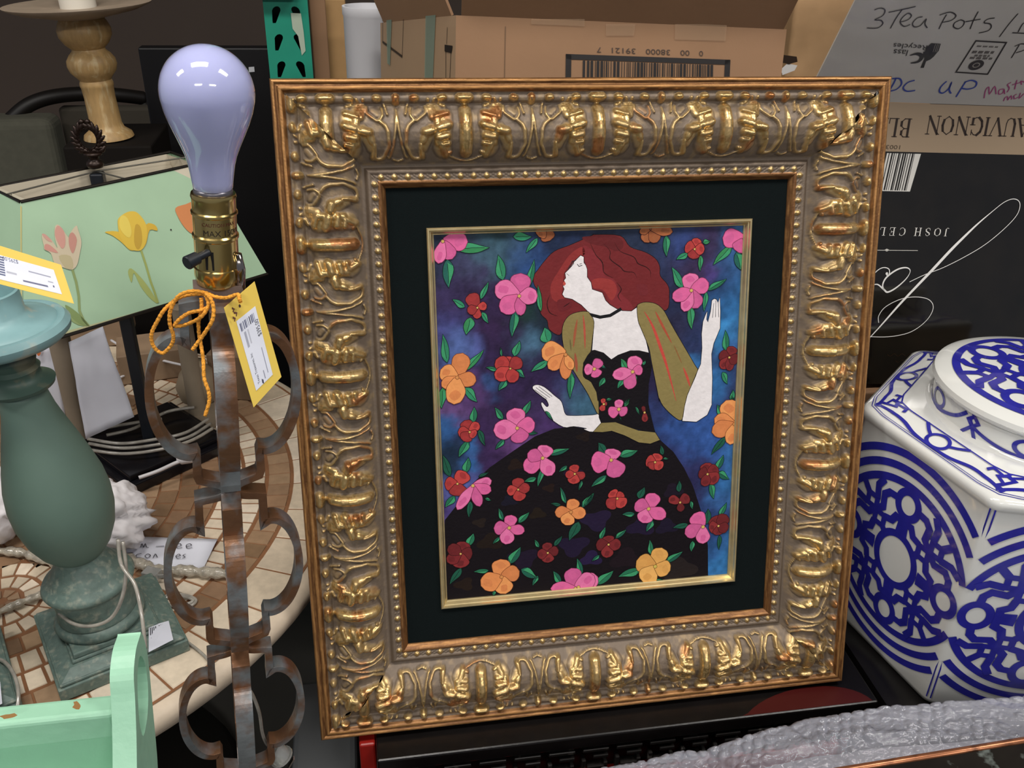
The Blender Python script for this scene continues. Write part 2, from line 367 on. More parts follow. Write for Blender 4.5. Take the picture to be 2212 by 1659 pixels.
def rail_mesh(side):
    hor = side in ('top', 'bottom'); Lh = W2 if hor else H2
    nt_ = 118; ts = np.linspace(0, 1, nt_); ns = int(2*Lh/.00105)
    s0 = np.linspace(-1, 1, ns)
    S_, T_ = np.meshgrid(s0, ts, indexing='ij')
    half = Lh-T_*RW; s = S_*half           # mitred
    ph0 = 0 if hor else PER/2
    sg = np.abs(((s+ph0+PER/2) % PER)-PER/2)/(PER/2)
    v = np.clip((T_-.13)/(.775-.13), 0, 1); inz = (T_ > .13) & (T_ < .785)
    oh = samp(OH, sg, v)*inz; og = samp(OG, sg, v)*inz
    hb = np.interp(T_, pt, ph)
    # scallop of the groove lip and beads
    bp = .0158; bs = (s/bp) % 1-.5; bd = np.hypot(bs*bp, (T_-.897)*RW)/.0036
    bead = np.sqrt(np.clip(1-bd*bd, 0, 1)); ss = ((s/bp+.5) % 1-.5); 
    sb = np.maximum(np.sqrt(np.clip(1-(np.hypot(ss*bp, (T_-.882)*RW)/.0013)**2, 0, 1)), np.sqrt(np.clip(1-(np.hypot(ss*bp, (T_-.912)*RW)/.0013)**2, 0, 1)))
    sb = np.maximum(sb, np.sqrt(np.clip(1-(np.hypot((np.abs(ss)-.19)*bp, (T_-.897)*RW)/.0012)**2, 0, 1)))
    n1 = vnoise(s*900, T_*110, 3+len(side)); n2 = vnoise(s*120, T_*14, 9+len(side)); n3 = vnoise(s*40+5, T_*6, 21+len(side)); n4 = vnoise(s*60, T_*160, 33)
    h = hb+oh*.0130*(1-.25*(v < .2))+bead*.0033+sb*.0010+(n1-.5)*.0005+(n2-.5)*.0009*inz
    g = np.clip(og*(.72+.9*(n2-.25)), 0, 1); g = np.where(n1 > .62, g*.7, g); g = np.maximum(g, np.clip(bead*1.6, 0, 1)*.95)
    g = np.maximum(g, .0+.22*np.clip((n2-.5)*4, 0, 1)*inz)
    rail = ((T_ < .128) | (T_ > .93)); ridge = (T_ >= .80) & (T_ < .93)
    base = taupe*(.92+.25*(n2[..., None]-.5))
    rec = np.clip(1-oh*1.2, 0, 1)*inz
    colr = base*(1-g[..., None])+g[..., None]*goldc*(1+.5*(n1[..., None]-.5))
    of = np.clip((n3-.60)*7, 0, 1)*og*.75; colr = colr*(1-of[..., None])+orange*of[..., None]
    st = np.clip((n4-.40)*2.6, 0, 1)[..., None]; cop = copper*st+cdark*(1-st)
    stp = ((T_ > .012) & (T_ < .033)) | ((T_ > .07) & (T_ < .098))
    cop = np.where(stp[..., None], copper*1.25*(.7+.5*st), cop)
    colr = np.where(rail[..., None], cop, colr)
    gm = np.where(rail, .55, np.clip(g+.25*ridge, 0, 1))
    # local -> frame coordinates
    d = {'top': (1, 0, 0, 1), 'bottom': (1, 0, 0, -1), 'left': (0, 1, -1, 0), 'right': (0, 1, 1, 0)}[side]
    outw = (H2 if hor else W2)-T_*RW
    X = s*d[0]+outw*d[2]; Y = s*d[1]+outw*d[3]
    h2 = h.copy()
    # side wall rows: add outer wall down to back and inner wall
    X = np.concatenate([X[:, :1], X, X[:, -1:]], 1); Y = np.concatenate([Y[:, :1], Y, Y[:, -1:]], 1)
    h2 = np.concatenate([np.full((ns, 1), -.014), h2, np.full((ns, 1), -.014)], 1)
    colr = np.concatenate([np.repeat(cdark[None, None], ns, 0)*1.3, colr, colr[:, -1:]], 1)
    gm = np.concatenate([gm[:, :1], gm, gm[:, -1:]], 1)
    V = FC+X[..., None]*FX+Y[..., None]*FU+h2[..., None]*FN
    o = gridmesh('frame_rail', V, giltm, pic, colr, True, flip=(side in ('top', 'left')))
    at = o.data.attributes.new('gild', 'FLOAT', 'POINT'); at.data.foreach_set('value', gm.astype(np.float32).ravel())
    return o
giltm = mat('gilt_frame', attr=True, rough=.5)
nt = giltm.node_tree; b = nt.nodes['Principled BSDF']; a = nt.nodes.new('ShaderNodeAttribute'); a.attribute_name = 'gild'
mr = nt.nodes.new('ShaderNodeMapRange'); mr.inputs[3].default_value = .12; mr.inputs[4].default_value = .85; nt.links.new(a.outputs['Fac'], mr.inputs[0]); nt.links.new(mr.outputs[0], b.inputs['Metallic'])
mr2 = nt.nodes.new('ShaderNodeMapRange'); mr2.inputs[3].default_value = .55; mr2.inputs[4].default_value = .30; nt.links.new(a.outputs['Fac'], mr2.inputs[0]); nt.links.new(mr2.outputs[0], b.inputs['Roughness'])
for sd in ('top', 'bottom', 'left', 'right'): rail_mesh(sd)
bk = MB(); bk.prism([(-W2+.003, -H2+.003), (W2-.003, -H2+.003), (W2-.003, H2-.003), (-W2+.003, H2-.003)], FM, 0.0)
bk.v = []; bk.f = []; bk.c = []
bk.box(FM(0, 0, -.0165), (2*W2-.01, 2*H2-.01, .005), np.column_stack([FX, FU, FN])); bk.build('backing_board', mat('backing', '6b5138', .8), pic)
# mat and gold slip
matm = mat('black_linen', '0b1314', .9, spec=.15, mott=.25, mscale=900, bump=.35, bscale=1800)
MX, MY = .2605, .3065; SX, SY = .2093, .2547; PX, PY = .1985, .2435
def ringpanel(name, ox, oy, ix, iy, h0, h1, mt, par):
    b = MB()
    O = [(-ox, -oy), (ox, -oy), (ox, oy), (-ox, oy)]; I = [(-ix, -iy), (ix, -iy), (ix, iy), (-ix, iy)]
    for k in range(4):
        j = (k+1) % 4
        b.hexa([FM(*O[k], h0), FM(*O[j], h0), FM(*I[j], h0), FM(*I[k], h0), FM(*O[k], h1), FM(*O[j], h1), FM(*I[j], h1), FM(*I[k], h1)])
    return b.build(name, mt, par)
ringpanel('mount', MX+.004, MY+.004, SX-.001, SY-.001, -.0135, -.0045, matm, pic)
slip = MB(); sp = [(0, .006), (0, .0105), (.0012, .0118), (.0030, .0118), (.0040, .0092), (.0052, .0088), (.0075, .0048), (.0088, .0040), (.0092, .0022)]
cr = [(-1, -1), (1, -1), (1, 1), (-1, 1)]
vs = [FM(cx_*(SX-t_), cy_*(SY-t_), h_-.0112) for t_, h_ in sp for cx_, cy_ in cr]
slip.add(vs, [[i*4+k, i*4+(k+1) % 4, (i+1)*4+(k+1) % 4, (i+1)*4+k] for i in range(len(sp)-1) for k in range(4)])
slip.build('gold_slip', mat('pale_gold', 'e0cb98', .28, .8, mott=.1, mscale=60), pic)

# ------------------------------------------------------------------ the painting itself
cA = lambda x, y: fpx(920+x/4.147, 480+y/4.147)
cB = lambda x, y: fpx(1260+x/4.147, 480+y/4.147)
cC = lambda x, y: fpx(920+x/3.606, 860+y/3.606)
cD = lambda x, y: fpx(1260+x/3.605, 860+y/3.605)
def PM(u, v, h): return FM(u, v, PH0+h)
canvas = None
gx, gy = np.meshgrid(np.linspace(-SX+.001, SX-.001, 150), np.linspace(-SY+.001, SY-.001, 180), indexing='ij')
BG = [(960, 520, 60, '20304a'), (1060, 505, 50, '17332c'), (1050, 545, 28, '4f7f9a'), (1110, 530, 30, '3d5f86'), (1010, 570, 35, '4d4a78'), (1140, 560, 30, '1d4f93'), (1180, 520, 30, '1b2d52'), (960, 640, 40, '3d2f62'), (1010, 620, 25, '2c1c44'), (1060, 640, 35, '33234f'),
      (990, 740, 22, '5577c0'), (1020, 745, 18, '4e5aa5'), (960, 720, 30, '41438a'), (1070, 700, 35, '39204e'), (1100, 760, 40, '33214f'), (1140, 745, 22, '4d86a8'), (1150, 690, 35, '1b2a3c'), (1130, 680, 20, '194532'), (1180, 790, 30, '2b1c48'), (1130, 830, 40, '34204f'), (1065, 830, 18, '2a4f8c'), (1240, 830, 30, '3b3e74'), (1255, 870, 30, '3a6a86'), (1010, 860, 25, '5b3a78'),
      (980, 880, 22, '6d4a88'), (960, 930, 22, '1c5fa6'), (970, 980, 25, '16304c'), (1022, 960, 14, '1877c4'), (1020, 1000, 14, '1a6fba'), (1060, 960, 40, '3c2357'), (1120, 960, 30, '7a4a94'), (1160, 880, 30, '3a2a55'), (1000, 1060, 22, '5560b0'), (960, 1100, 18, '4a3a80'), (1075, 900, 30, '37214e'), (1190, 920, 40, '4b2d6b'),
      (1380, 510, 40, '24324f'), (1440, 540, 40, '2a3a64'), (1470, 530, 25, '274a96'), (1500, 570, 40, '3c2a52'), (1530, 590, 14, '54409a'), (1590, 560, 30, '2a66a8'), (1600, 650, 40, '0a6fb5'), (1560, 620, 30, '22447a'), (1450, 640, 35, '242e54'), (1455, 720, 40, '2a2a4c'), (1500, 740, 30, '28386a'), (1500, 790, 22, '1f6fb4'), (1565, 720, 22, '1690d8'), (1590, 740, 20, '2a60a8'), (1560, 830, 18, '0f7ac6'), (1590, 840, 30, '283a70'), (1420, 830, 25, '2b2450'), (1420, 890, 25, '27366e'),
      (1470, 930, 40, '1f4f9c'), (1530, 950, 40, '205bb0'), (1440, 980, 30, '2b3470'), (1500, 1020, 40, '2c2a5e'), (1560, 1050, 25, '1670b8'), (1580, 980, 22, '1b6cb4'), (1540, 1110, 30, '25407e'), (1555, 1080, 20, '2a68b0'), (1540, 1180, 26, '1b4f90'), (1550, 1230, 30, '0a78c4'), (1570, 1200, 30, '1478bc')]
num = np.zeros(gx.shape+(3,)); den = np.zeros(gx.shape)
wx = gx+(vnoise(gx*60+9, gy*60, 1)-.5)*.022; wy = gy+(vnoise(gx*50, gy*70+3, 2)-.5)*.03
for px, py, r_, c in BG:
    u0, v0 = fpx(px, py); rr = r_*.00046; w_ = np.exp(-((wx-u0)**2+(wy-v0)**2)/(2*rr*rr))+1e-9*np.exp(-((wx-u0)**2+(wy-v0)**2)/(.02))
    num += w_[..., None]*np.array(lin(c)); den += w_
bgc = num/den[..., None]*(.42+.75*vnoise(gx*160, gy*110, 5)[..., None])
paintm = mat('oil_paint', attr=True, rough=.55, mott=.10, mscale=90, bump=.2, bscale=250, spec=.22)
canvas = gridmesh('painted_canvas', PM(0, 0, 0)+gx[..., None]*FX+gy[..., None]*FU, paintm, pic, bgc, True)
[setattr(n_.inputs['Saturation'], 'default_value', .93) for n_ in paintm.node_tree.nodes if n_.type == 'HUE_SAT']
for n_ in paintm.node_tree.nodes:
    if n_.type == 'MAP_RANGE': n_.inputs[3].default_value = .84; n_.inputs[4].default_value = .96
pk = Marks(PM, .00004)
LV = [2]
def P(pts, c, lv, edge='120c10', ew=.0007, sm=0):
    pts = list(pts)
    if sm: pts = [tuple(p_) for p_ in spline(pts, sm, True)]
    pk.poly(pts, c, lv); pk.stroke(pts, ew, edge, lv+.5, True)
G1, G2, G3 = '1f8a60', '1a7350', '145a44'
def leaf(K, x0, y0, x1, y1, w, c=None, lv=12):
    a = np.array(K(x0, y0)); b = np.array(K(x1, y1)); sc = np.linalg.norm(np.array(K(x0+10, y0))-a)/10
    d = b-a; n = np.array([-d[1], d[0]]); n = n/(np.linalg.norm(n)+1e-9)*w*sc*.80
    up = [a+d*t+n*math.sin(PI*t**.75)*(1-.15*t)+n*.12*math.sin(2*PI*t) for t in np.linspace(0, 1, 9)]
    dn = [a+d*t-n*math.sin(PI*t**.75)*(1-.15*t)+n*.12*math.sin(2*PI*t) for t in np.linspace(0, 1, 9)][::-1][1:-1]
    c = c or random.choice([G1, G2, '23855c', '1a6358', '2a8a50'])
    k = lv+(hash((x0, y1)) % 3)*.0
    P(up+dn, c, k, '081a14', .0006)
    pk.poly([a+d*.12]+up[2:-1]+[a+d*.95], '2f9a66' if c not in (G3,) else G3, k+.3)
    pk.stroke([a+d*.15, a+d*.5+n*.08, a+d*.85], .0006, '08201a', k+1)
def flower(K, cx, cy, tips, c, cc='e0c04a', cr_=14, lv=16, edge=None):
    a = np.array(K(cx, cy)); sc = np.linalg.norm(np.array(K(cx+10, cy))-a)/10
    edge = edge or {'p': '7a1f4c', 'r': '3a0a0c', 'o': '7a3c10', 'y': '6e4a10'}.get(c[0] if len(c) < 3 else 'r')
    base = {'p': ['e2559a', 'd14e92', 'e868a6'], 'r': ['b3221f', '9c1d20', 'c02a24'], 'd': ['7c181e', '6b161c', '8a1c20'], 'o': ['e8893a', 'd97c34', 'ee9644'], 'y': ['e8a644', 'dc9a3c', 'efb050'], 'b': ['a85a26', '9c5222', 'b0602a']}[c]
    for i, (tx, ty, w) in enumerate(tips):
        b = np.array(K(tx, ty)); d = b-a; n = np.array([-d[1], d[0]]); n = n/(np.linalg.norm(n)+1e-9)*w*sc*1.1
        f = lambda t: (.30+.70*math.sin(PI*.5*min(1, t/.58)) if t < .58 else math.sqrt(max(0, 1-((t-.58)/.42)**2)))
        up = [a+d*t+n*f(t)*(1+.06*math.sin(9*t+i)) for t in np.linspace(0.02, 1, 12)]; dn = [a+d*t-n*f(t)*(1+.06*math.cos(8*t+i)) for t in np.linspace(0.02, 1, 12)][::-1]
        P(up+dn[1:], base[(i+int(cx)) % 3], lv+i*1.2, edge or '3a0a0c', .00065)
        q = a+d*.66; sh = {'p': 'd85296', 'r': 'a51f20', 'd': '6e161c', 'o': 'dd7f36', 'y': 'e09f40', 'b': '9c5628'}[c]
        pk.poly([q+d*.2*math.cos(t)+n*(.5+.15*math.sin(2*t+i))*math.sin(t) for t in np.linspace(0, 2*PI, 11)[:-1]], sh, lv+i*1.2+.8)
    if cr_: pk.poly([a+np.array([math.cos(t), math.sin(t)])*cr_*sc*(1+.1*math.sin(3*t)) for t in np.linspace(0, 2*PI, 10)[:-1]], cc, lv+9); pk.circle(a[0], a[1], cr_*sc, cr_*sc, .0005, edge or '3a0a0c', lv+9.5, 10)
# skirt, bodice, figure
P([cC(1298, 250), cC(1150, 225), cC(1000, 240), cC(850, 300), cC(700, 400), cC(500, 540), cC(350, 680), cC(230, 850), cC(150, 950), cC(120, 1640), cD(0, 1520), cD(500, 1450), cD(970, 1420), cD(968, 1150), cD(950, 1000), cD(900, 830), cD(850, 680), cD(780, 540), cD(700, 420), cD(595, 325), cD(300, 200), cD(75, 240)], '130c12', 3)
for (x, y, r_, c) in [(700, 520, 60, '22140f'), (420, 970, 50, '241a16'), (960, 700, 45, '22130f'), (500, 1120, 90, '20150f'), (1230, 300, 50, '1d120f'), (870, 900, 60, '21170f'), (300, 1450, 70, '22160f'), (1150, 600, 70, '20122e'), (760, 1250, 110, '1d1128'), (1150, 1150, 110, '1e1230'), (650, 800, 60, '161324')]:
    K = cC; a = np.array(K(x, y)); sc = np.linalg.norm(np.array(K(x+10, y))-a)/10
    pk.poly([a+r_*sc*(1+.25*math.sin(3*t+x))*np.array([math.cos(t), .7*math.sin(t)]) for t in np.linspace(0, 2*PI, 34)[:-1]], c, 4)
for (x, y, r_, c) in [(100, 950, 110, '211434'), (450, 1000, 100, '1e1230'), (650, 1000, 80, '1a1129'), (330, 1250, 110, '1c1018'), (750, 1330, 120, '241c1c'), (60, 1250, 80, '241540'), (700, 720, 70, '1c1122')]:
    K = cD; a = np.array(K(x, y)); sc = np.linalg.norm(np.array(K(x+10, y))-a)/10
    pk.poly([a+r_*sc*(1+.25*math.sin(3*t+x))*np.array([math.cos(t), .7*math.sin(t)]) for t in np.linspace(0, 2*PI, 34)[:-1]], c, 4)
# hair
P([cA(1493, 115), cA(1300, 200), cA(1150, 260), cA(1060, 350), cA(1000, 430), cA(960, 490), cA(975, 570), cA(1032, 640), cA(1010, 720), cA(1030, 820), cA(1085, 880), cA(1105, 960), cA(1200, 1010), cA(1260, 900), cA(1460, 800), cB(280, 760), cB(350, 790), cB(430, 795), cB(520, 740), cB(740, 790), cB(770, 640), cB(755, 560), cB(690, 480), cB(685, 400), cB(650, 330), cB(560, 270), cB(420, 220), cB(330, 120), cB(100, 110)], '74161b', 6, sm=4)
for c, lv, pts in [('901f1e', 7, [cA(1400, 220), cA(1290, 290), cA(1200, 420), cA(1120, 560), cA(1130, 680), cA(1200, 720), cA(1290, 700), cA(1220, 640), cA(1230, 560), cA(1240, 450), cA(1330, 340), cA(1420, 290)]),
                   ('821a24', 7, [cB(0, 210), cB(90, 260), cB(170, 380), cB(190, 470), cB(280, 520), cB(320, 620), cB(420, 720), cB(440, 780), cB(340, 785), cB(240, 730), cB(180, 620), cB(80, 590), cB(40, 480), cB(0, 330)]),
                   ('651419', 7, [cB(0, 130), cB(300, 130), cB(360, 210), cB(300, 260), cB(200, 220), cB(60, 190)]), ('9a2420', 8, [cB(80, 520), cB(170, 500), cB(270, 530), cB(300, 620), cB(250, 700), cB(180, 610), cB(90, 585)]),
                   ('731820', 8, [cB(480, 560), cB(560, 560), cB(580, 640), cB(500, 650)]), ('6d141c', 8, [cA(1180, 700), cA(1290, 690), cA(1300, 760), cA(1200, 800)])]:
    pk.poly([tuple(p_) for p_ in spline(pts, 5, True)], c, lv)
for K, pts in [(cB, [(60, 180), (110, 290), (170, 360), (185, 450), (270, 500)]), (cB, [(180, 190), (240, 260), (240, 330), (330, 400), (370, 440), (450, 450), (480, 500)]), (cB, [(280, 180), (330, 260), (450, 310), (490, 370), (560, 400), (600, 440), (600, 490)]),
               (cB, [(300, 540), (340, 600), (310, 660), (340, 710)]), (cA, [(1110, 650), (1085, 730), (1110, 810), (1180, 840)]), (cA, [(1290, 720), (1230, 760)])]:
    pk.stroke(spline([K(*p) for p in pts], 4), .0011, '2c090c', 9, taper=True)
skin = 'efe9ea'
P([cA(x, y) for x, y in [(1385, 295), (1330, 350), (1280, 420), (1245, 455), (1252, 500), (1235, 520), (1246, 548), (1226, 572), (1238, 600), (1220, 645), (1240, 675), (1310, 690), (1390, 740), (1440, 790), (1475, 830)]]+[cB(x, y) for x, y in [(60, 850), (96, 900), (75, 1160), (250, 1240), (420, 1165), (590, 1180), (560, 1050), (500, 900), (480, 760), (430, 795), (350, 792), (300, 775), (240, 740), (200, 700), (170, 630), (80, 600), (70, 540), (35, 490), (35, 420), (0, 330)]]+[cA(1440, 400), cA(1415, 360), cA(1415, 310)], skin, 10)
pk.stroke([cB(*p) for p in [(50, 825), (150, 850), (240, 835), (340, 775)]], .0042, '15161a', 12)
pk.poly([cA(1225, 548), cA(1240, 525), cA(1254, 553), cA(1238, 572)], 'c8402c', 12)
pk.stroke([cA(1355, 375), cA(1370, 395), cA(1400, 385)], .0008, '26262c', 12); pk.stroke([cA(1375, 375), cA(1395, 370)], .0006, '26262c', 12)
pk.stroke([cA(1345, 340), cA(1310, 350), cA(1275, 420)], .0008, '26262c', 12); pk.stroke([cA(1310, 345), cA(1325, 370), cA(1290, 410)], .0006, '26262c', 12); pk.stroke([cA(1255, 455), cA(1280, 478)], .0006, '888', 12) if False else None
pk.stroke([cA(1258, 458), cA(1282, 478)], .0006, '77787e', 12)
slv = '8d7d46'
P([cA(x, y) for x, y in [(1380, 800), (1290, 830), (1235, 900), (1218, 1000), (1235, 1130), (1260, 1220), (1340, 1360), (1440, 1520)]]+[cD(61, 21), cD(115, 128), cD(125, 60)]+[cB(x, y) for x, y in [(135, 1600), (120, 1520), (70, 1430), (0, 1380), (5, 1260), (60, 1180), (80, 1050), (95, 890), (60, 825)]]+[cA(1450, 800)], slv, 13, sm=3)
P([cB(x, y) for x, y in [(480, 760), (500, 730), (560, 715), (650, 730), (720, 790), (780, 900), (860, 1040), (1000, 1280), (1022, 1330), (960, 1480), (930, 1550), (905, 1650)]]+[cD(765, 170), cD(700, 140), cD(620, 60), cD(590, 0)]+[cB(x, y) for x, y in [(680, 1600), (640, 1400), (610, 1250), (585, 1120), (520, 960), (490, 880)]], slv, 13, sm=3)
for pts, w, c in [([cB(545, 800), cB(620, 930), cB(690, 1120), cB(750, 1300), cB(830, 1600)], .0040, 'c8341f'), ([cB(645, 800), cB(700, 910), cB(790, 1080)], .0032, 'b0431f'), ([cB(810, 1100), cB(880, 1260)], .0018, '90602e'), ([cB(895, 1300), cB(930, 1390), cB(955, 1470)], .0034, 'c23c20'), ([cA(1355, 870), cA(1335, 990), cA(1320, 1120)], .0034, 'a6522a'), ([cA(1408, 830), cA(1420, 960), cA(1425, 1130)], .0028, 'b5462a'), ([cA(1335, 1170), cA(1345, 1260), cA(1352, 1340)], .0040, 'a24a2a'), ([cA(1290, 1050), cA(1300, 1150)], .002, '6e6238')]:
    pk.stroke(spline(pts, 4), w, c, 14.5, taper=True)
P([cB(x, y) for x, y in [(1022, 1330), (1050, 1270), (1062, 1130), (1058, 1000), (1070, 890), (1098, 815), (1110, 795), (1104, 870), (1115, 893), (1138, 800), (1150, 700), (1170, 684), (1192, 690), (1206, 720), (1222, 672), (1228, 800), (1225, 950), (1168, 1085), (1148, 1180), (1156, 1400), (1150, 1620)]]+[cD(1000, 50), cD(965, 130), cD(880, 185), cD(768, 178)]+[cB(905, 1650), cB(930, 1550), cB(960, 1480)], skin, 13)
for p in [((1168, 725), (1156, 855)), ((1186, 700), (1183, 850)), ((1208, 722), (1212, 850))]: pk.stroke([cB(*p[0]), cB(*p[1])], .0006, '3c3a40', 14.5)
P([cB(x, y) for x, y in [(75, 1150), (100, 1145), (180, 1170), (250, 1230), (310, 1190), (420, 1150), (500, 1150), (585, 1170), (612, 1300), (582, 1450), (580, 1659)]]+[cD(500, 10), cD(520, 120), cD(560, 275), cD(300, 210), cD(140, 195), cD(122, 150), cD(118, 0)]+[cB(x, y) for x, y in [(128, 1600), (118, 1520), (70, 1430), (0, 1380), (0, 1260), (40, 1190)]], '120c12', 15)
P([cA(955, 1490), cA(985, 1455), cA(1060, 1475), cA(1150, 1550), cA(1210, 1600), cC(1070, 72), cC(1085, 120), cC(1125, 135), cC(1298, 130), cD(118, 125), cD(140, 190), cD(75, 262), cD(0, 240), cC(1250, 235), cC(1150, 220), cC(1070, 225), cC(960, 150), cC(900, 60), cC(905, 30), cC(940, 66), cC(954, 50), cC(935, 10), cA(1050, 1570)], skin, 14, sm=3)
for a_, b_ in [((975, 1500), (1085, 1580)), ((985, 1480), (1110, 1570)), ((1010, 1470), (1130, 1560))]: pk.stroke([cA(*a_), cA(*b_)], .0006, '4a464e', 16)
P([cD(x, y) for x, y in [(140, 190), (250, 185), (330, 215), (430, 250), (560, 265), (597, 325), (520, 355), (430, 345), (320, 290), (220, 255), (150, 265), (75, 262)]], slv, 18)
# flowers and leaves
FL = {
 cA: [(835, 660, [(850, 455, 85), (620, 570, 80), (670, 800, 75), (850, 835, 45), (1000, 660, 70)], 'p'), (460, 765, [(390, 640, 60), (545, 740, 35), (455, 865, 35), (370, 800, 40)], 'r'),
      (280, 1390, [(330, 1170, 75), (130, 1320, 70), (140, 1470, 50), (450, 1420, 62), (250, 1630, 80)], 'o'), (755, 1310, [(720, 1200, 45), (625, 1230, 60), (850, 1220, 55), (620, 1400, 60), (790, 1435, 55)], 'r'),
      (1250, 1185, [(1035, 1140, 84), (1095, 1310, 56), (1250, 1408, 46), (1310, 1320, 36)], 'o'), (150, 170, [(375, 175, 75), (235, 330, 62), (110, 370, 50)], 'p'), (1060, 60, [(1110, 165, 60), (1010, 130, 50)], 'b')],
 cB: [(600, 60, [(545, 180, 48), (660, 180, 48), (800, 85, 40), (500, 90, 30)], 'b'), (995, 240, [(1020, 140, 42), (910, 210, 48), (980, 330, 48), (1085, 240, 45)], 'r'), (1440, 150, [(1245, 140, 75), (1390, 272, 70)], 'p'),
      (965, 610, [(950, 455, 68), (1122, 540, 62), (1025, 768, 60), (900, 800, 52), (795, 680, 55)], 'p'), (1305, 1210, [(1340, 1110, 45), (1215, 1180, 42), (1230, 1310, 42), (1310, 1330, 35), (1385, 1240, 45)], 'd'),
      (97, 1313, [(150, 1225, 44), (5, 1320, 44), (130, 1385, 44)], 'p'), (440, 1338, [(470, 1195, 62), (530, 1310, 42), (400, 1495, 52), (258, 1370, 50)], 'p')],
 cC: [(710, 232, [(690, 75, 68), (848, 190, 58), (745, 345, 62), (525, 250, 70)], 'p'), (340, 262, [(300, 172, 45), (410, 190, 35), (248, 265, 42), (290, 332, 45), (390, 290, 35)], 'r'), (245, 665, [(310, 570, 58), (145, 665, 50), (255, 760, 62)], 'r'),
      (365, 680, [(512, 640, 38), (508, 722, 40), (420, 842, 36), (243, 868, 38)], 'p'), (908, 465, [(940, 365, 58), (765, 560, 60), (790, 430, 48), (980, 600, 52)], 'p'), (1158, 588, [(1150, 515, 36), (1240, 610, 30), (1145, 668, 42), (1083, 595, 30)], 'r'),
      (718, 710, [(715, 618, 44), (628, 722, 38), (735, 800, 44), (810, 690, 38)], 'r'), (648, 1008, [(665, 908, 46), (528, 1010, 50), (620, 1137, 50), (767, 1035, 38)], 'p'), (1128, 885, [(1155, 782, 46), (1003, 885, 42), (1085, 987, 50), (1245, 900, 44)], 'o'),
      (270, 1210, [(300, 1115, 52), (362, 1210, 50), (270, 1322, 60), (165, 1275, 46), (175, 1150, 46)], 'd'), (948, 1203, [(940, 1122, 36), (1032, 1180, 36), (950, 1280, 42), (866, 1220, 38)], 'd'), (588, 1390, [(580, 1252, 66), (728, 1345, 60), (620, 1522, 62), (428, 1460, 72)], 'o'),
      (1165, 1480, [(1130, 1322, 62), (1310, 1380, 62), (970, 1480, 50)], 'p')],
 cD: [(275, 85, [(275, 8, 32), (195, 125, 42), (338, 115, 36)], 'p'), (158, 45, [(150, 0, 18), (140, 100, 22), (185, 40, 14)], 'r'), (475, 110, [(462, 60, 14), (480, 185, 22)], 'd'), (215, 480, [(235, 392, 58), (58, 510, 76), (280, 610, 66)], 'p'),
      (557, 497, [(585, 430, 40), (487, 480, 42), (515, 548, 35), (612, 545, 36)], 'r'), (263, 780, [(210, 722, 40), (308, 735, 32), (185, 850, 46), (322, 840, 44)], 'r'), (507, 860, [(555, 738, 56), (402, 815, 50), (460, 970, 56), (640, 925, 46)], 'p'),
      (752, 810, [(664, 775, 32), (822, 760, 40), (760, 882, 26)], 'd'), (930, 1000, [(860, 897, 58), (788, 1055, 50), (930, 1132, 48)], 'p'), (195, 1138, [(190, 1068, 42), (97, 1140, 44), (178, 1242, 42), (292, 1140, 42)], 'd'),
      (558, 1308, [(610, 1163, 62), (412, 1265, 66), (465, 1432, 70), (675, 1340, 60)], 'y'), (-40, 1470, [(112, 1390, 60)], 'p'), (1175, 200, [(1110, 15, 66), (1018, 155, 50), (998, 265, 58), (1140, 360, 48)], 'o'),
      (965, 590, [(950, 503, 44), (1048, 540, 44), (898, 570, 40), (1045, 650, 48), (940, 685, 36)], 'd'), (1050, 993, [(1000, 928, 45), (1112, 905, 45), (975, 1010, 42), (1060, 1062, 45), (1125, 1020, 40)], 'd')]}
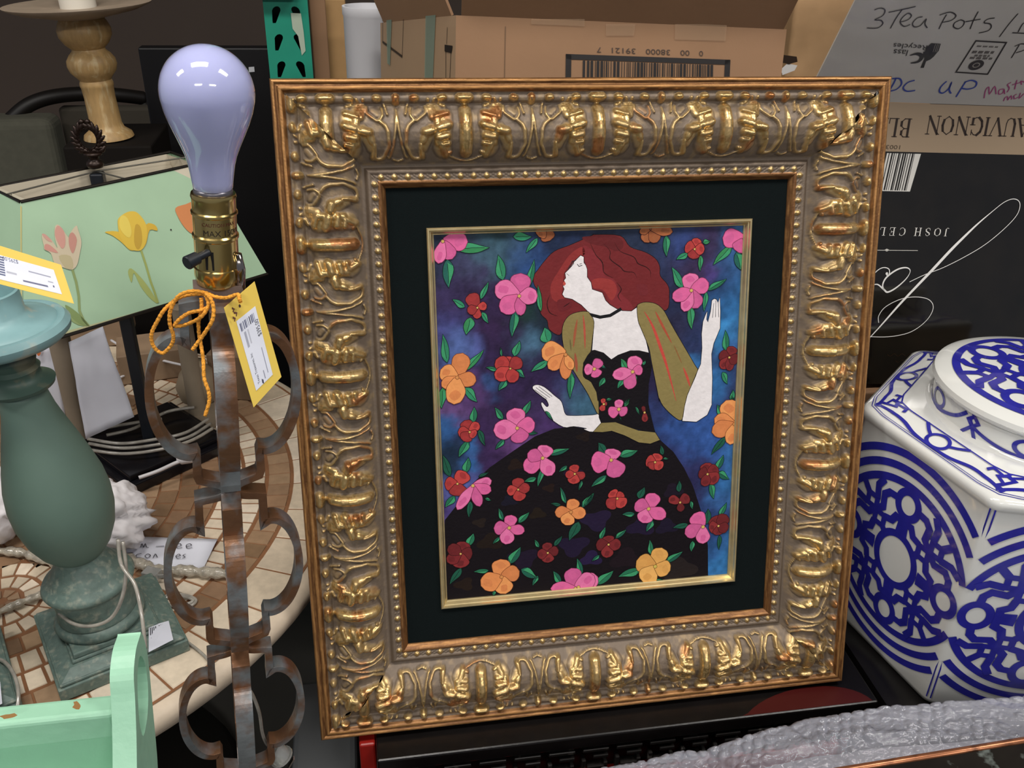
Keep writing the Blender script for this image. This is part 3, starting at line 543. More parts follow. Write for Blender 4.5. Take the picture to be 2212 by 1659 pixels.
LF = {
 cA: [(690, 520, 645, 290, 60), (915, 590, 970, 330, 42), (800, 790, 770, 1030, 52), (350, 760, 235, 690, 38), (490, 690, 560, 530, 32), (400, 850, 360, 1010, 62), (500, 805, 560, 905, 32), (190, 1260, 150, 1000, 48), (350, 1330, 520, 1140, 42), (350, 1480, 460, 1610, 52), (150, 1480, 140, 1670, 50), (640, 1320, 535, 1300, 26), (680, 1200, 665, 1120, 14), (790, 1200, 840, 1060, 45), (810, 1320, 885, 1390, 36), (720, 1410, 650, 1510, 42), (1090, 1240, 940, 1340, 42), (1300, 1340, 1290, 1580, 42), (1090, 1080, 1060, 940, 70), (275, 240, 570, 225, 62), (190, 330, 205, 590, 66), (1000, 140, 895, 275, 36), (1030, 800, 1000, 560, 30), (780, 130, 950, 130, 50)],
 cB: [(740, 115, 745, 310, 42), (1070, 180, 1135, 170, 30), (935, 280, 830, 335, 36), (1050, 295, 1045, 440, 30), (1330, 205, 1160, 385, 48), (1370, 265, 1410, 430, 54), (890, 590, 790, 400, 48), (1110, 610, 1285, 505, 36), (1100, 620, 1080, 800, 30), (955, 750, 970, 960, 45), (1280, 1155, 1270, 965, 40), (1245, 1340, 1290, 1450, 34), (150, 1280, 205, 1305, 16), (190, 1390, 140, 1475, 32), (385, 1315, 335, 1220, 36), (365, 1390, 305, 1490, 34), (455, 1380, 480, 1415, 20), (535, 1280, 555, 1235, 18), (370, 1650, 410, 1580, 24), (205, 1590, 258, 1580, 16), (1330, 1600, 1340, 1500, 30)],
 cC: [(370, 190, 375, 65, 38), (600, 165, 535, 70, 32), (760, 130, 815, 15, 34), (780, 265, 870, 270, 25), (610, 320, 540, 400, 28), (410, 245, 460, 370, 30), (330, 330, 255, 460, 42), (310, 580, 330, 460, 42), (190, 610, 130, 440, 40), (225, 760, 150, 850, 38), (345, 800, 335, 930, 30), (460, 780, 510, 795, 16), (410, 612, 490, 575, 16), (960, 440, 1120, 390, 34), (860, 620, 765, 650, 28), (910, 540, 870, 690, 28), (1100, 525, 1035, 575, 22), (1215, 640, 1190, 720, 16), (600, 950, 565, 855, 25), (720, 970, 805, 885, 32), (575, 1080, 520, 1135, 20), (1215, 850, 1310, 735, 34), (1090, 820, 1045, 690, 24), (1050, 830, 970, 820, 18), (1190, 960, 1115, 1110, 50), (330, 1150, 370, 1050, 40), (275, 1320, 185, 1450, 36), (1000, 1150, 1060, 1070, 25), (880, 1160, 845, 1100, 20), (650, 1290, 738, 1155, 48), (490, 1340, 370, 1352, 25), (740, 1330, 870, 1400, 46), (870, 1380, 830, 1460, 24), (530, 1500, 530, 1540, 18), (1050, 1440, 990, 1345, 34), (1215, 1370, 1175, 1245, 32), (930, 100, 990, 170, 16)],
 cD: [(320, 50, 360, 0, 18), (170, 430, 115, 345, 44), (280, 450, 425, 405, 42), (180, 600, 60, 690, 34), (620, 440, 600, 365, 22), (620, 470, 665, 470, 12), (430, 780, 475, 690, 38), (400, 900, 300, 905, 28), (540, 950, 490, 1040, 32), (745, 730, 745, 640, 28), (835, 800, 850, 865, 18), (815, 980, 695, 1010, 30), (850, 1110, 840, 1195, 26), (130, 1100, 170, 1000, 25), (250, 1090, 335, 1020, 25), (125, 1220, 65, 1270, 20), (530, 1220, 515, 1100, 28), (640, 1280, 775, 1190, 34), (445, 1330, 270, 1390, 44), (560, 1420, 620, 1410, 14), (105, 1450, 235, 1340, 46), (1075, 130, 1040, 50, 30), (1105, 300, 995, 440, 34), (1165, 60, 1150, -20, 25), (1040, 555, 1090, 440, 34), (1045, 575, 1135, 630, 36), (990, 660, 1015, 785, 32), (1060, 920, 1115, 810, 28), (960, 980, 970, 860, 40), (1060, 1065, 1055, 1180, 22), (405, 65, 440, 130, 12), (280, 145, 300, 175, 6), (10, 840, 75, 735, 24)]}
for K, l in LF.items():
    dk = (K in (cC, cD))
    for q in l: leaf(K, *q, lv=19, c=random.choice([G3, '17604c', G2]) if dk else None)
for K, l in FL.items():
    for cx_, cy_, tips, c in l: flower(K, cx_, cy_, tips, c, lv=23, cr_=(16 if c in 'poy' else 11)*(1 if K in (cA, cB) else .9), cc={'b': '8a4820', 'o': 'd88a3c', 'y': 'd8c04a'}.get(c, 'd8b454'))
pk.mb.build('painted_figure_and_flowers', paintm, pic)
# ================================================================== MOSAIC TABLE (left)
TC = np.array([-.609, 1.225]); TZ = .75; TR = .566
table = thing('mosaic_table', (TC[0], TC[1], 0), 'round table with a brown and cream stone mosaic top and pale bullnose edge', 'table')
stone = mat('cream_stone', 'c9b9a4', .5, mott=.12, mscale=25, bump=.15, bscale=120)
b = MB(); n = 120
prof = [(.50, TZ-.006), (.54, TZ-.0015), (.556, TZ-.004), (.565, TZ-.011), (.567, TZ-.02), (.563, TZ-.032), (.552, TZ-.041), (.53, TZ-.045), (.3, TZ-.045)]
b.lathe([(r, z) for r, z in prof], (TC[0], TC[1], 0), n=n, cap=False); b.build('stone_edge', stone, table, True)
b = MB(); b.lathe([(.3, TZ-.045), (.36, TZ-.06), (.1, TZ-.10), (.06, TZ-.18), (.05, .2), (.09, .12), (.3, .04), (.32, 0)], (TC[0], TC[1], 0), n=40); b.build('pedestal', mat('dark_iron', '1c1916', .6), table, True)
tile = mat('mosaic_stone', attr=True, rough=.42, mott=.10, mscale=60, bump=.2, bscale=150)
b = MB(); b.col('835b3f'); b.add([(TC[0]+.546*math.cos(a), TC[1]+.546*math.sin(a), TZ-.0012) for a in np.linspace(0, 2*PI, n, endpoint=False)], [list(range(n))])
def tq(pts, c, t=.0012):
    P_ = [np.array(p) for p in pts]; m_ = sum(P_)/len(P_); top = [(*(m_+(p-m_)*.97), TZ) for p in P_]; bot = [(*p, TZ-t) for p in P_]; k = len(P_)
    b.col(c).add(bot+top, [[k+i for i in range(k)]]+[[i, (i+1) % k, k+(i+1) % k, k+i] for i in range(k)])
def jit(c, v=.06):
    r_ = [int(c[i:i+2], 16)/255 for i in (0, 2, 4)]; k = 1+random.uniform(-v, v); return tuple(lin('%02x%02x%02x' % tuple(max(0, min(255, int(x*k*255))) for x in r_)))
def pol(cx_, cy_, r, a): return (cx_+r*math.cos(a), cy_+r*math.sin(a))
MED = [(-64, .25), (26, .25), (116, .25), (206, .25)]
MC = [(TC[0]+r*math.cos(math.radians(a)), TC[1]+r*math.sin(math.radians(a))) for a, r in MED]
def ring(cx_, cy_, r0, r1, nn_, cols, g=.0016, off=0, skip=None, v=.07):
    for i in range(nn_):
        a0 = 2*PI*(i+off)/nn_; a1 = 2*PI*(i+1+off)/nn_; da = g/((r0+r1)/2)
        if skip and skip(*pol(cx_, cy_, (r0+r1)/2, (a0+a1)/2)): continue
        st = max(1, int((a1-a0)*r1/.02)); A = np.linspace(a0+da, a1-da, st+1)
        tq([pol(cx_, cy_, r0+g, a) for a in A]+[pol(cx_, cy_, r1-g, a) for a in A[::-1]], jit(random.choice(cols), v))
CR = ['d2c3ad', 'cbbba4', 'd8cab6']; BR = ['977a5f', '8b6e55', 'a3866a', '80654c']
ring(*TC, .476, .543, 44, CR, .0014, v=.03); ring(*TC, .437, .473, 96, BR, .0012); ring(*TC, .400, .434, 112, CR, .0018); ring(*TC, .364, .398, 104, CR, .0018, .5)
inm = lambda x, y: any((x-c[0])**2+(y-c[1])**2 < .080**2 for c in MC)
for k in range(11):
    r1 = .362-k*.030; ring(*TC, r1-.030, r1, max(8, int(2*PI*r1/.034)), BR, .0014, random.random(), inm)
for c in MC:
    ring(*c, .052, .078, 20, CR, .0016); ring(*c, .026, .050, 14, CR, .0016, .3); ring(*c, .006, .024, 7, BR)
# straight runs of cream tile towards the front left
b.build('mosaic_top', tile, table)

# ================================================================== GREY-GREEN TURNED LAMP
gwood = mat('green_paint_worn', '60776c', .55, mott=.08, mscale=6, col2='66807a', thr=(.5, .85), bump=.06, bscale=40)
gworn = mat('green_paint_rubbed', '5f726b', .5, col2='8f9486', mscale=120, thr=(.52, .78), mott=.14, bump=.3, bscale=90)
gcup = mat('blue_green_paint', '7fa3a6', .45, col2='b7b09c', mscale=30, thr=(.56, .72), mott=.08, bump=.1)
base_c = np.array([-.3415, .911])
LF_, LL_, LR_ = atz(135, 1518, .75), atz(78, 1352, .75), atz(412, 1405, .75)
ux = unit(LR_-LF_); uy = np.cross([0, 0, 1], ux); base3 = (LL_+LR_)/2
lampT = aty(-4, 700, base3[1]); lampB = aty(219, 1330, base3[1]); lax = unit(lampT-lampB)
o0 = lampB-lax*((lampB[2]-.79)/lax[2]) if lax[2] else lampB
def green_lamp():
    t = thing('turned_wood_lamp', base3, 'grey green turned wooden lamp base with square foot and clear cord, on the mosaic table', 'lamp')
    Rm = np.column_stack([ux, uy, [0, 0, 1]]); q = MB()
    def sq(z0, z1, s0, s1):
        vs = [base3*[1, 1, 0]+Rm@np.array([sx*s0/2, sy*s0/2, z0]) for sx, sy in cr]+[base3*[1, 1, 0]+Rm@np.array([sx*s1/2, sy*s1/2, z1]) for sx, sy in cr]
        q.add(vs, [[3, 2, 1, 0], [4, 5, 6, 7]]+[[i, (i+1) % 4, 4+(i+1) % 4, 4+i] for i in range(4)])
    sq(.7501, .768, .150, .150); sq(.768, .772, .144, .144); sq(.772, .779, .142, .112); sq(.779, .783, .106, .104); sq(.783, .790, .100, .098)
    bevel(q.build('foot', gworn, t), .0015, 2)
    zz = lambda z: (z-.79)/lax[2]
    lo = [(.047, .788), (.052, .791), (.053, .796), (.050, .801), (.046, .803), (.047, .806), (.0455, .810), (.0445, .838), (.046, .841), (.052, .846), (.0535, .850), (.051, .855), (.044, .858), (.042, .863), (.0385, .868), (.032, .878), (.0265, .884), (.0265, .889)]
    MB().lathe([(r, zz(z)) for r, z in lo], o0, lax, 56).build('turned_drum', gworn, t, True, 50)
    body = [(.0255, .888), (.031, .893), (.040, .905), (.049, .925), (.0545, .950), (.0555, .972), (.0530, .995), (.0470, 1.02), (.040, 1.045), (.0330, 1.068), (.0275, 1.088), (.0240, 1.108), (.0235, 1.116)]
    MB().lathe([(r, zz(z)) for r, z in body], o0, lax, 56).build('vase_body', gwood, t, True)
    up = [(.0235, 1.114), (.035, 1.118), (.0365, 1.122), (.030, 1.126), (.0255, 1.129), (.024, 1.134), (.026, 1.139), (.0225, 1.143), (.0245, 1.149), (.0255, 1.153), (.022, 1.158), (.021, 1.165), (.03, 1.169)]
    MB().lathe([(r, zz(z)) for r, z in up], o0, lax, 48).build('neck_rings', mat('green_paint_dark', '3f544c', .5, col2='6a6a58', mscale=40, thr=(.55, .7)), t, True, 50)
    cup = [(.020, 1.166), (.045, 1.168), (.060, 1.172), (.0665, 1.178), (.0675, 1.184), (.063, 1.190), (.058, 1.1905), (.056, 1.189), (.054, 1.1915), (.046, 1.193), (.034, 1.197), (.029, 1.203), (.0285, 1.225), (.026, 1.226), (.024, 1.21), (0, 1.21)]
    MB().lathe([(r, zz(z)) for r, z in cup], o0, lax, 64).build('drip_cup', gcup, t, True, 45)
    return t
gl = green_lamp()
clear = mat('clear_cord', '98938a', .2, mott=.25, mscale=60, coat=.5, spec=.7)
def pxt(pts, y=None, z=None):
    out = []
    for p in pts:
        if len(p) == 3: out.append(aty(p[0], p[1], p[2]))
        else: out.append(atz(p[0], p[1], z) if z is not None else aty(p[0], p[1], y))
    return out
co_ = [(265, 1170, .866), (272, 1230, .855), (264, 1290, .845), (240, 1335, .842), (200, 1352, .846), (160, 1348, .86), (128, 1325, .88)]
MB().tube(spline(pxt(co_), 6), .0022, 8).build('cord', clear, gl, True)
co_ = [(255, 1165, .864), (262, 1220, .853), (290, 1260, .835), (303, 1310, .815), (310, 1360, .80), (314, 1400, .79)]
MB().tube(spline(pxt(co_), 6), .0022, 8).build('cord', clear, gl, True)
# barcode sticker on the foot
stq = [atz(322, 1356, .785), atz(365, 1344, .785), atz(375, 1385, .778), atz(322, 1412, .778)]
def quadmap(q, off=.0004):
    q = [np.array(p, float) for p in q]; nrm = unit(np.cross(q[1]-q[0], q[3]-q[0]))
    if nrm@(CAM-q[0]) < 0: nrm = -nrm
    def M(u, v, h): return q[0]*(1-u)*(1-v)+q[1]*u*(1-v)+q[2]*u*v+q[3]*(1-u)*v+nrm*(h+off)
    return M
paperw = mat('paper_attr', attr=True, rough=.6, mott=.03)
Ms = quadmap(stq, .003); k = Marks(Ms, .0001); k.poly([(0, 0), (1, 0), (1, 1), (0, 1)], 'c9cbd6', 0)
for i in range(10):
    if i != 4: k.poly([(.06+i*.085, .08), (.06+i*.085+.045, .08), (.06+i*.085+.045, .38), (.06+i*.085, .38)], '22242e', 1)
for j in range(3): k.stroke([(.1, .5+.15*j), (.8-.15*j, .5+.15*j)], .05, '8a8d99', 1)
k.mb.build('barcode_sticker', paperw, gl)
# second lamp of the pair, at the left edge
def copy_tree(o, parent=None):
    c = o.copy(); COL.objects.link(c)
    if parent is not None: c.parent = parent
    for ch in list(o.children): copy_tree(ch, c)
    return c
g2 = copy_tree(gl); g2.location = Vector(base3)+Vector((-.172, -.075, 0)); g2['label'] = 'second grey green lamp, only its foot corner showing at the left edge'

# ================================================================== PRICE TAG ON THE GREEN LAMP
yel = mat('yellow_card', 'e3c458', .55, mott=.04, mscale=8)
def price_tag(name, quad, wq, price, label, t_=.0006, inv=False, hole=None):
    c0 = sum(np.array(p) for p in quad)/4
    t = thing(name, c0, label, 'price tag')
    q = [np.array(p) for p in quad]; nrm = unit(np.cross(q[1]-q[0], q[3]-q[0]))
    if nrm@(CAM-q[0]) < 0: nrm = -nrm
    fl = lambda p: CAM+(p-CAM)*(((q[0]-CAM)@nrm)/((p-CAM)@nrm))
    q = [fl(p) for p in q]; wq = [fl(np.array(p)) for p in wq]
    MB().slab(q, -nrm, t_).build('card', yel, t)
    M = quadmap(wq, .0003); k = Marks(M, .00007)
    k.poly([(0, 0), (1, 0), (1, 1), (0, 1)], 'dfe2ee', 0)
    return t, k
lt = [aty(-60, 512, .83), aty(132, 572, .83), aty(160, 656, .81), aty(-60, 598, .81)]
wt = [aty(-40, 540, .829), aty(116, 583, .829), aty(134, 636, .8125), aty(-40, 594, .8125)]
t, k = price_tag('price_tag', lt, wt, '', 'yellow price tag with white sticker lying over the blue green cup of the turned lamp')
T = lambda x, y: (.47-x*.42, .15-y*-.0-y*1.0)
for i in range(8): k.poly([(.15, .05+i*.1), (.30, .05+i*.1), (.30, .11+i*.1), (.15, .11+i*.1)], '5c6484', 1)
k.text('$295.00', lambda x, y: (.50-x*.42, .02+y*1.35), .16, '55597a', 1)
k.stroke([(.62, .36), (.92, .36)], .05, '9a9cae', 1); k.stroke([(.32, .62), (.45, .62)], .08, 'b4b6c2', 1); k.stroke([(.52, .82), (.84, .80)], .07, '6a6c88', 1); k.stroke([(.86, .58), (.93, .58)], .05, 'a8aab8', 1); k.stroke([(.91, .74), (.93, .74)], .08, '5a5c78', 1)
k.mb.build('sticker', paperw, t)

# ================================================================== QUATREFOIL METAL LAMP
BC = aty(448, 200, .65); LBt = aty(531, 1640, .65); D_ = unit(LBt-BC); XA = unit(np.array([1, 0, 0])-D_*D_[0]); YA = np.cross(XA, D_)
YA = YA if YA[1] < 0 else -YA      # towards the camera
ang = math.radians(-9); XA, YA = XA*math.cos(ang)+YA*math.sin(ang), YA*math.cos(ang)-XA*math.sin(ang)
def LM(a, d, c=0): return BC+D_*d+XA*a+YA*c
lamp = thing('quatrefoil_table_lamp', LM(0, 1.05), 'tall lamp of rusty grey metal quatrefoil rings with a bare bluish bulb', 'lamp')
rust = mat('rusty_steel', '82878a', .38, .5, mott=.25, mscale=30, col2='76543c', thr=(.40, .56), bump=.4, bscale=80)
half = [(.03, 1.0), (.10, .955), (.22, .925), (.40, .91), (.46, .90), (.47, .62), (.46, .56), (.56, .60), (.70, .575), (.84, .47), (.95, .27), (.99, .02), (.95, -.22), (.84, -.42), (.70, -.54), (.56, -.585), (.46, -.58), (.44, -.62), (.45, -.80), (.42, -.86), (.30, -.89), (.14, -.93), (.03, -1.0)]
halfs = spline(half[:4], 4)[:-1]+half[4:6]+spline(half[6:17], 4)+half[17:19]+spline(half[19:], 4)
for j, c_ in enumerate((.233, .410, .587, .764, .941)):
    pts = [(x*.056, c_-y*.0885) for x, y in halfs]+[(-x*.056, c_-y*.0885) for x, y in halfs[::-1]]
    f1 = MB(); f1.ribbon(pts, lambda a, d, h: LM(a, d, h), .0155, .0065, True); bevel(f1.build('quatrefoil_ring', rust, lamp), .001, 2)
    f2 = MB(); f2.ribbon([(x*.86, y) for x, y in pts], lambda a, d, h: LM(h, d, a), .0155, .0065, True); bevel(f2.build('quatrefoil_ring', rust, lamp), .001, 2)
bp = MB(); bp.lathe([(.02, 1.022), (.02, 1.035), (.085, 1.040), (.09, 1.045), (.09, 1.05)], BC, D_, 40); bp.build('base_plate', rust, lamp, True, 40)
# bulb
bulbm = mat('frosted_bulb', 'b0b4dc', .07, coat=1, spec=.6)
bb = bulbm.node_tree.nodes['Principled BSDF']; bb.inputs['Subsurface Weight'].default_value = .5; bb.inputs['Subsurface Radius'].default_value = (.02, .02, .025); bb.inputs['Subsurface Scale'].default_value = .6
bprof = [(0, -.0310)]+[(.0310*math.sin(a), -.0310*math.cos(a)) for a in np.linspace(.12, 1.75, 22)]+[(.0290, .0125), (.0265, .0200), (.0232, .0280), (.0200, .0355), (.0175, .0420), (.0160, .0480), (.0150, .0540), (.0142, .0600), (.0138, .0645), (.0120, .0670)]
bu = MB().lathe(bprof, BC, D_, 64, cap=False).build('light_bulb', bulbm, lamp, True)
MB().lathe([(.0132, .0655), (.0136, .067), (.0136, .0700), (.0125, .0705)], BC, D_, 40).build('bulb_collar', mat('zinc', '77757c', .35, .7), bu, True)
brass = mat('brass', 'dcc07a', .2, 1, mott=.06)
sk = [(.0135, .0688), (.0152, .0688), (.0158, .071), (.0152, .073), (.0152, .081), (.0162, .082), (.0162, .0835), (.0152, .0845), (.0152, .098), (.0163, .0992), (.0163, .1012), (.0154, .1022), (.0155, .1235), (.0165, .1242), (.0166, .130), (.0155, .136), (.0125, .1395), (.0075, .141), (.0075, .150), (.0085, .152)]
so = MB().lathe(sk, BC, D_, 56).build('socket', brass, lamp, True, 35)
def SM(u, v, h):   # around the socket: u metres along circumference (0 = towards camera), v along axis
    a = u/.0153; return LM(math.sin(a)*(.0153+h), v, math.cos(a)*(.0153+h))
k = Marks(SM, .00012); 
k.text('MAX 150W', lambda x, y: (-.0095+x, .0965-y), .0060, '2c2416', 1); k.text('CAUTION MAX', lambda x, y: (-.0100+x, .0895-y), .0036, '5a3020', 1)
k.mb.build('rating_stamp', paperw, so)
blk = mat('black_bakelite', '1b1f26', .4)
kx = MB(); kp = LM(-.006, .1085, .0135); ke = LM(-.021, .1115, .026)
kx.tube([kp, kp+(ke-kp)*.55], .0028, 12); kx.tube([kp+(ke-kp)*.5, kp+(ke-kp)*.52, ke-(ke-kp)*.03, ke], [.0035, .0046, .0050, .0044], 14); kx.build('turn_key', blk, so, True, 40)
MB().prism([(-.0045, .108), (.0015, .108), (.0015, .122), (-.0045, .122)], lambda a, d, h: SM(a-.004, d, h), .0004).build('key_slot', mat('slot_black', '080706', .8), so)
fer = MB(); fer.tube([LM(.0145, .112, .008), LM(.0155, .124, .008), LM(.0150, .142, .007)], [.0028, .0040, .0038], 14); fer.build('harp_ferrule', mat('chrome', 'a89f98', .15, 1), lamp, True)
sad = MB(); sad.hexa([LM(-.018, .138, -.008), LM(.016, .136, -.008), LM(.020, .150, -.006), LM(.009, .160, -.006), LM(-.018, .138, .012), LM(.016, .136, .012), LM(.020, .150, .012), LM(.004, .160, .014)])
sad.lathe([(.006, .15), (.010, .155), (.008, .160), (.004, .165)], BC, D_, 24)
sad.build('harp_saddle', mat('worn_bracket', '7c6c66', .5, .3, mott=.2, mscale=60, col2='8a5a44', thr=(.6, .7)), lamp)
lp = [aty(528, 1475, .665), aty(545, 1500, .667), aty(560, 1540, .667), aty(566, 1580, .667), aty(575, 1605, .665), aty(590, 1618, .661)]
cd = MB().tube(spline(lp, 6), .0018, 8).build('cord', clear, lamp, True)
pg = MB(); pc = aty(597, 1625, .66); pg.tube([pc+np.array([-.006, 0, .008]), pc+np.array([-.004, 0, .005]), pc+np.array([.002, 0, -.003]), pc+np.array([.004, 0, -.007])], [.003, .0085, .0105, .0105], 18)
pg.lathe([(.0125, 0), (.0125, .002)], pc+np.array([.004, 0, -.007]), (.4, 0, -.8), 18)
pl = pg.build('plug', mat('clear_plastic', 'c8c8c4', .12, trans=.6, coat=.5), lamp, True, 40)
pn = MB()
for s in (-1, 1): pn.box(pc+np.array([.009+s*.0045, 0, -.016-s*.002]), (.0014, .005, .014), np.array([[.89, 0, .45], [0, 1, 0], [-.45, 0, .89]]))
pn.build('prongs', mat('chrome', 'a89f98', .15, 1), pl)
# stand under the lamp
b = MB(); lb = LM(0, 1.05); zb_ = lb[2]-.012
b.box((lb[0], lb[1], zb_-.02), (.26, .24, .04))
for sx in (-1, 1):
    for sy in (-1, 1): b.box((lb[0]+sx*.105, lb[1]+sy*.095, (zb_-.04)/2), (.03, .03, zb_-.04))
b.build('lamp_stool', mat('black_paint', '090808', .9, spec=.1)); tag(bpy.data.objects['lamp_stool'], 'low black wooden stool under the quatrefoil lamp', 'stool')

# ------------------------------------------------------------------ yellow tag and yarn on it
yq = [aty(484, 665, .615), aty(550, 608, .630), aty(608, 814, .612), aty(548, 880, .600)]
wq = [aty(510, 694, .6145), aty(551, 661, .6235), aty(589, 809, .6105), aty(553, 844, .6025)]
t, k = price_tag('price_tag', yq, wq, '', 'yellow price tag with white 395 dollar sticker hanging from the quatrefoil lamp by yarn')
for i, wv in enumerate([3, 1, 2, 3, 1, 1, 2, 3, 2, 1]): k.poly([(.10+i*.08, .06), (.10+i*.08+.02*wv, .06), (.10+i*.08+.02*wv, .17), (.10+i*.08, .17)], '6a6e88' if i != 6 else '26283a', 1)
k.text('$395.00', lambda x, y: (.965-y*3.6, .40-x*1.0), .072, '20222c', 1)
k.stroke([(.24, .20), (.24, .42)], .10, 'a6a9b8', 1); k.stroke([(.40, .20), (.40, .40)], .06, 'bcbecb', 1)
k.text('Texas Treasures, Inc', lambda x, y: (.30-y*3.2, .95-x*1.0), .052, '33364a', 1)
k.stroke([(.80, .55), (.80, .92)], .04, '9b9dad', 1); k.stroke([(.60, .84), (.60, .96)], .05, '9b9dad', 1); k.stroke([(.40, .95), (.48, .98)], .06, '4a4c60', 1)
k.mb.build('sticker', paperw, t)
k = Marks(quadmap([aty(497, 662, .6145), aty(512, 660, .6165), aty(516, 690, .6135), aty(500, 700, .612)], .0004), .0001)
for a_ in ([(.2, .1), (.5, .2), (.3, .35)], [(.4, .4), (.8, .5), (.7, .7)], [(.2, .65), (.5, .8), (.4, .95)]): k.stroke(a_, .14, '5a3424', 1)
k.disc(1.35, .05, .16, .14, '3a2010', 1); k.mb.build('hand_written_mark', paperw, t)
yarn = mat('orange_yarn', 'e39a34', .9, mott=.18, mscale=300, bump=1.0, bscale=500)
yo = thing('yarn_loop', aty(425, 700, .63), 'loops of orange yarn tied around the neck of the quatrefoil lamp', 'yarn')
cy = lambda x, y, d=.625: aty(300+x/5.53, 600+y/5.53, d)
S1 = [(880, 215, .632), (790, 180), (640, 160), (500, 200), (420, 290), (370, 420), (370, 550), (410, 680), (400, 780), (330, 870), (270, 900), (190, 840), (150, 740), (160, 640), (220, 520), (290, 400), (380, 310, .63), (480, 240, .63), (620, 200, .63), (780, 195, .632)]
S2 = [(790, 190, .620), (850, 240, .618), (890, 350, .615), (880, 500, .612), (800, 640, .612), (700, 780, .612), (640, 860, .612)]
S3 = [(800, 210, .622), (830, 330, .618), (740, 470, .616), (560, 560), (430, 575), (480, 500), (600, 420), (740, 390, .62), (825, 350, .622)]
S4 = [(745, 240, .624), (750, 350, .622), (735, 450, .622), (712, 530, .624), (720, 680, .624), (750, 850, .618), (770, 1000, .612), (780, 1200, .606), (830, 1350, .602), (840, 1480, .60), (790, 1650, .598)]
S5 = [(800, 190, .622), (900, 225, .620), (1040, 240, .618), (1180, 200, .616), (1200, 250, .612), (1215, 295, .612)]
for S_ in (S1, S2, S3, S4, S5):
    y_ = MB(); pp = spline([cy(*p) for p in S_], 10); L_ = len(pp)
    y_.tube(pp, [.0014*(1+.10*math.sin(i*1.7)) for i in range(L_)], 8); y_.build('strand', yarn, yo, True)

# ================================================================== TULIP SHADE LAMP
zt, zb2 = 1.225, 1.055
sTL, sTR = atz(44, 436, zt), atz(435, 352, zt)
sBR = atz(577, 592, zb2)
tn = unit(np.cross(sTR-sTL, sBR-sTL)); tn = tn if tn@(CAM-sTL) > 0 else -tn
sBL = onpl(55, 752, sTL, tn)
fx = unit(sTR-sTL); bk_ = unit(np.cross([0, 0, 1], fx)); dpt = .085; dpb = .15
sTRb, sTLb = sTR+bk_*dpt, sTL+bk_*dpt
fd = unit(sBR-sBL); bk2 = unit(np.cross([0, 0, 1], fd)); sBRb, sBLb = sBR+bk2*dpb+fd*0, sBL+bk2*dpb
shm = mat('tulip_shade_paper', attr=True, rough=.55, mott=.05, mscale=9)
ctr = (sTL+sTR+sTLb+sTRb)/4; pole = np.array([-.36, 1.325])
tl = thing('tulip_shade_lamp', (pole[0], pole[1], TZ), 'black pole lamp with long pale green rectangular shade painted with tulips', 'lamp')
b = MB(); T4 = [sTL, sTR, sTRb, sTLb]; B4 = [sBL, sBR, sBRb, sBLb]; c4 = (sum(T4)+sum(B4))/8
ins = lambda p: p+(c4-p)*np.array([.05, .09, 0])-[0, 0, .0]
for i in range(4):
    j = (i+1) % 4; b.col('a5c4a4').add([B4[i], B4[j], T4[j], T4[i]], [[0, 1, 2, 3]]); b.col('cfc6b2').add([ins(B4[i]), ins(B4[j]), ins(T4[j]), ins(T4[i])], [[3, 2, 1, 0]])
sh = b.build('shade', shm, tl)
tn = unit(np.cross(sTR-sTL, sBL-sTL)); tn = tn if tn@(CAM-sTL) > 0 else -tn
iron = mat('blackened_wire', '1d1712', .45, .3)
b = MB(); b.tube(T4+[T4[0]], .0022, 8); b.tube(B4+[B4[0]], .0026, 8); b.build('rim_trim', iron, tl)
SO = sTL; SXa = unit(sTR-sTL); SYa = unit(np.cross(tn, SXa)); SYa = SYa if SYa[2] > 0 else -SYa
def spx(x, y): p = onpl(x, y, SO, tn)-SO; return (p@SXa, p@SYa)
def SMp(u, v, h): return SO+SXa*u+SYa*v+tn*(h+.0005)
k = Marks(SMp, .00025)
cs = lambda x, y: spx(x/3.568, 430+y/3.568)
def tp_(pts, c, lv, sp=True): k.poly([cs(*p) for p in (spline(pts, 3, True) if sp else pts)], c, lv)
tp_([(440, 960), (480, 850), (560, 900), (640, 930), (690, 980), (600, 970), (520, 930)], '8ea06a', 1); tp_([(500, 815), (600, 880), (680, 975), (610, 960), (540, 900)], '7f935c', 2)
k.stroke([cs(*p) for p in [(555, 540), (585, 640), (605, 750), (610, 860), (640, 930), (680, 975)]], .0032, '8a9a64', 2)
tp_([(320, 275), (390, 310), (440, 380), (420, 300), (420, 215), (450, 200), (490, 250), (530, 300), (540, 260), (585, 205), (600, 240), (625, 330), (610, 430), (590, 510), (550, 545), (490, 530), (420, 500), (390, 420), (340, 390), (335, 360)], 'cdbfa4', 3)
tp_([(440, 205), (420, 280), (470, 380), (500, 350), (490, 250)], 'cf9a8c', 4); tp_([(530, 280), (560, 260), (590, 320), (560, 420), (530, 360)], 'c48e80', 4); tp_([(345, 350), (380, 355), (445, 415), (370, 400), (340, 385)], 'cd9487', 4); tp_([(320, 272), (350, 275), (400, 330), (360, 320)], 'cd9e90', 4)
tp_([(450, 440), (540, 440), (560, 530), (500, 530)], 'bdb18c', 4)
k.stroke([cs(*p) for p in [(1085, 395), (1120, 500), (1160, 640), (1190, 720), (1215, 800)]], .003, '9aa55c', 2)
tp_([(985, 560), (1010, 535), (1080, 600), (1150, 690), (1215, 805), (1150, 760), (1080, 670), (1030, 570), (1015, 640), (1000, 620)], 'a3ae66', 1)
tp_([(805, 255), (900, 250), (985, 300), (1040, 380), (1000, 395), (930, 330), (860, 280)], 'd6b23c', 3); tp_([(1120, 200), (1190, 200), (1210, 245), (1150, 240), (1125, 340), (1090, 380)], 'd0aa3a', 3)
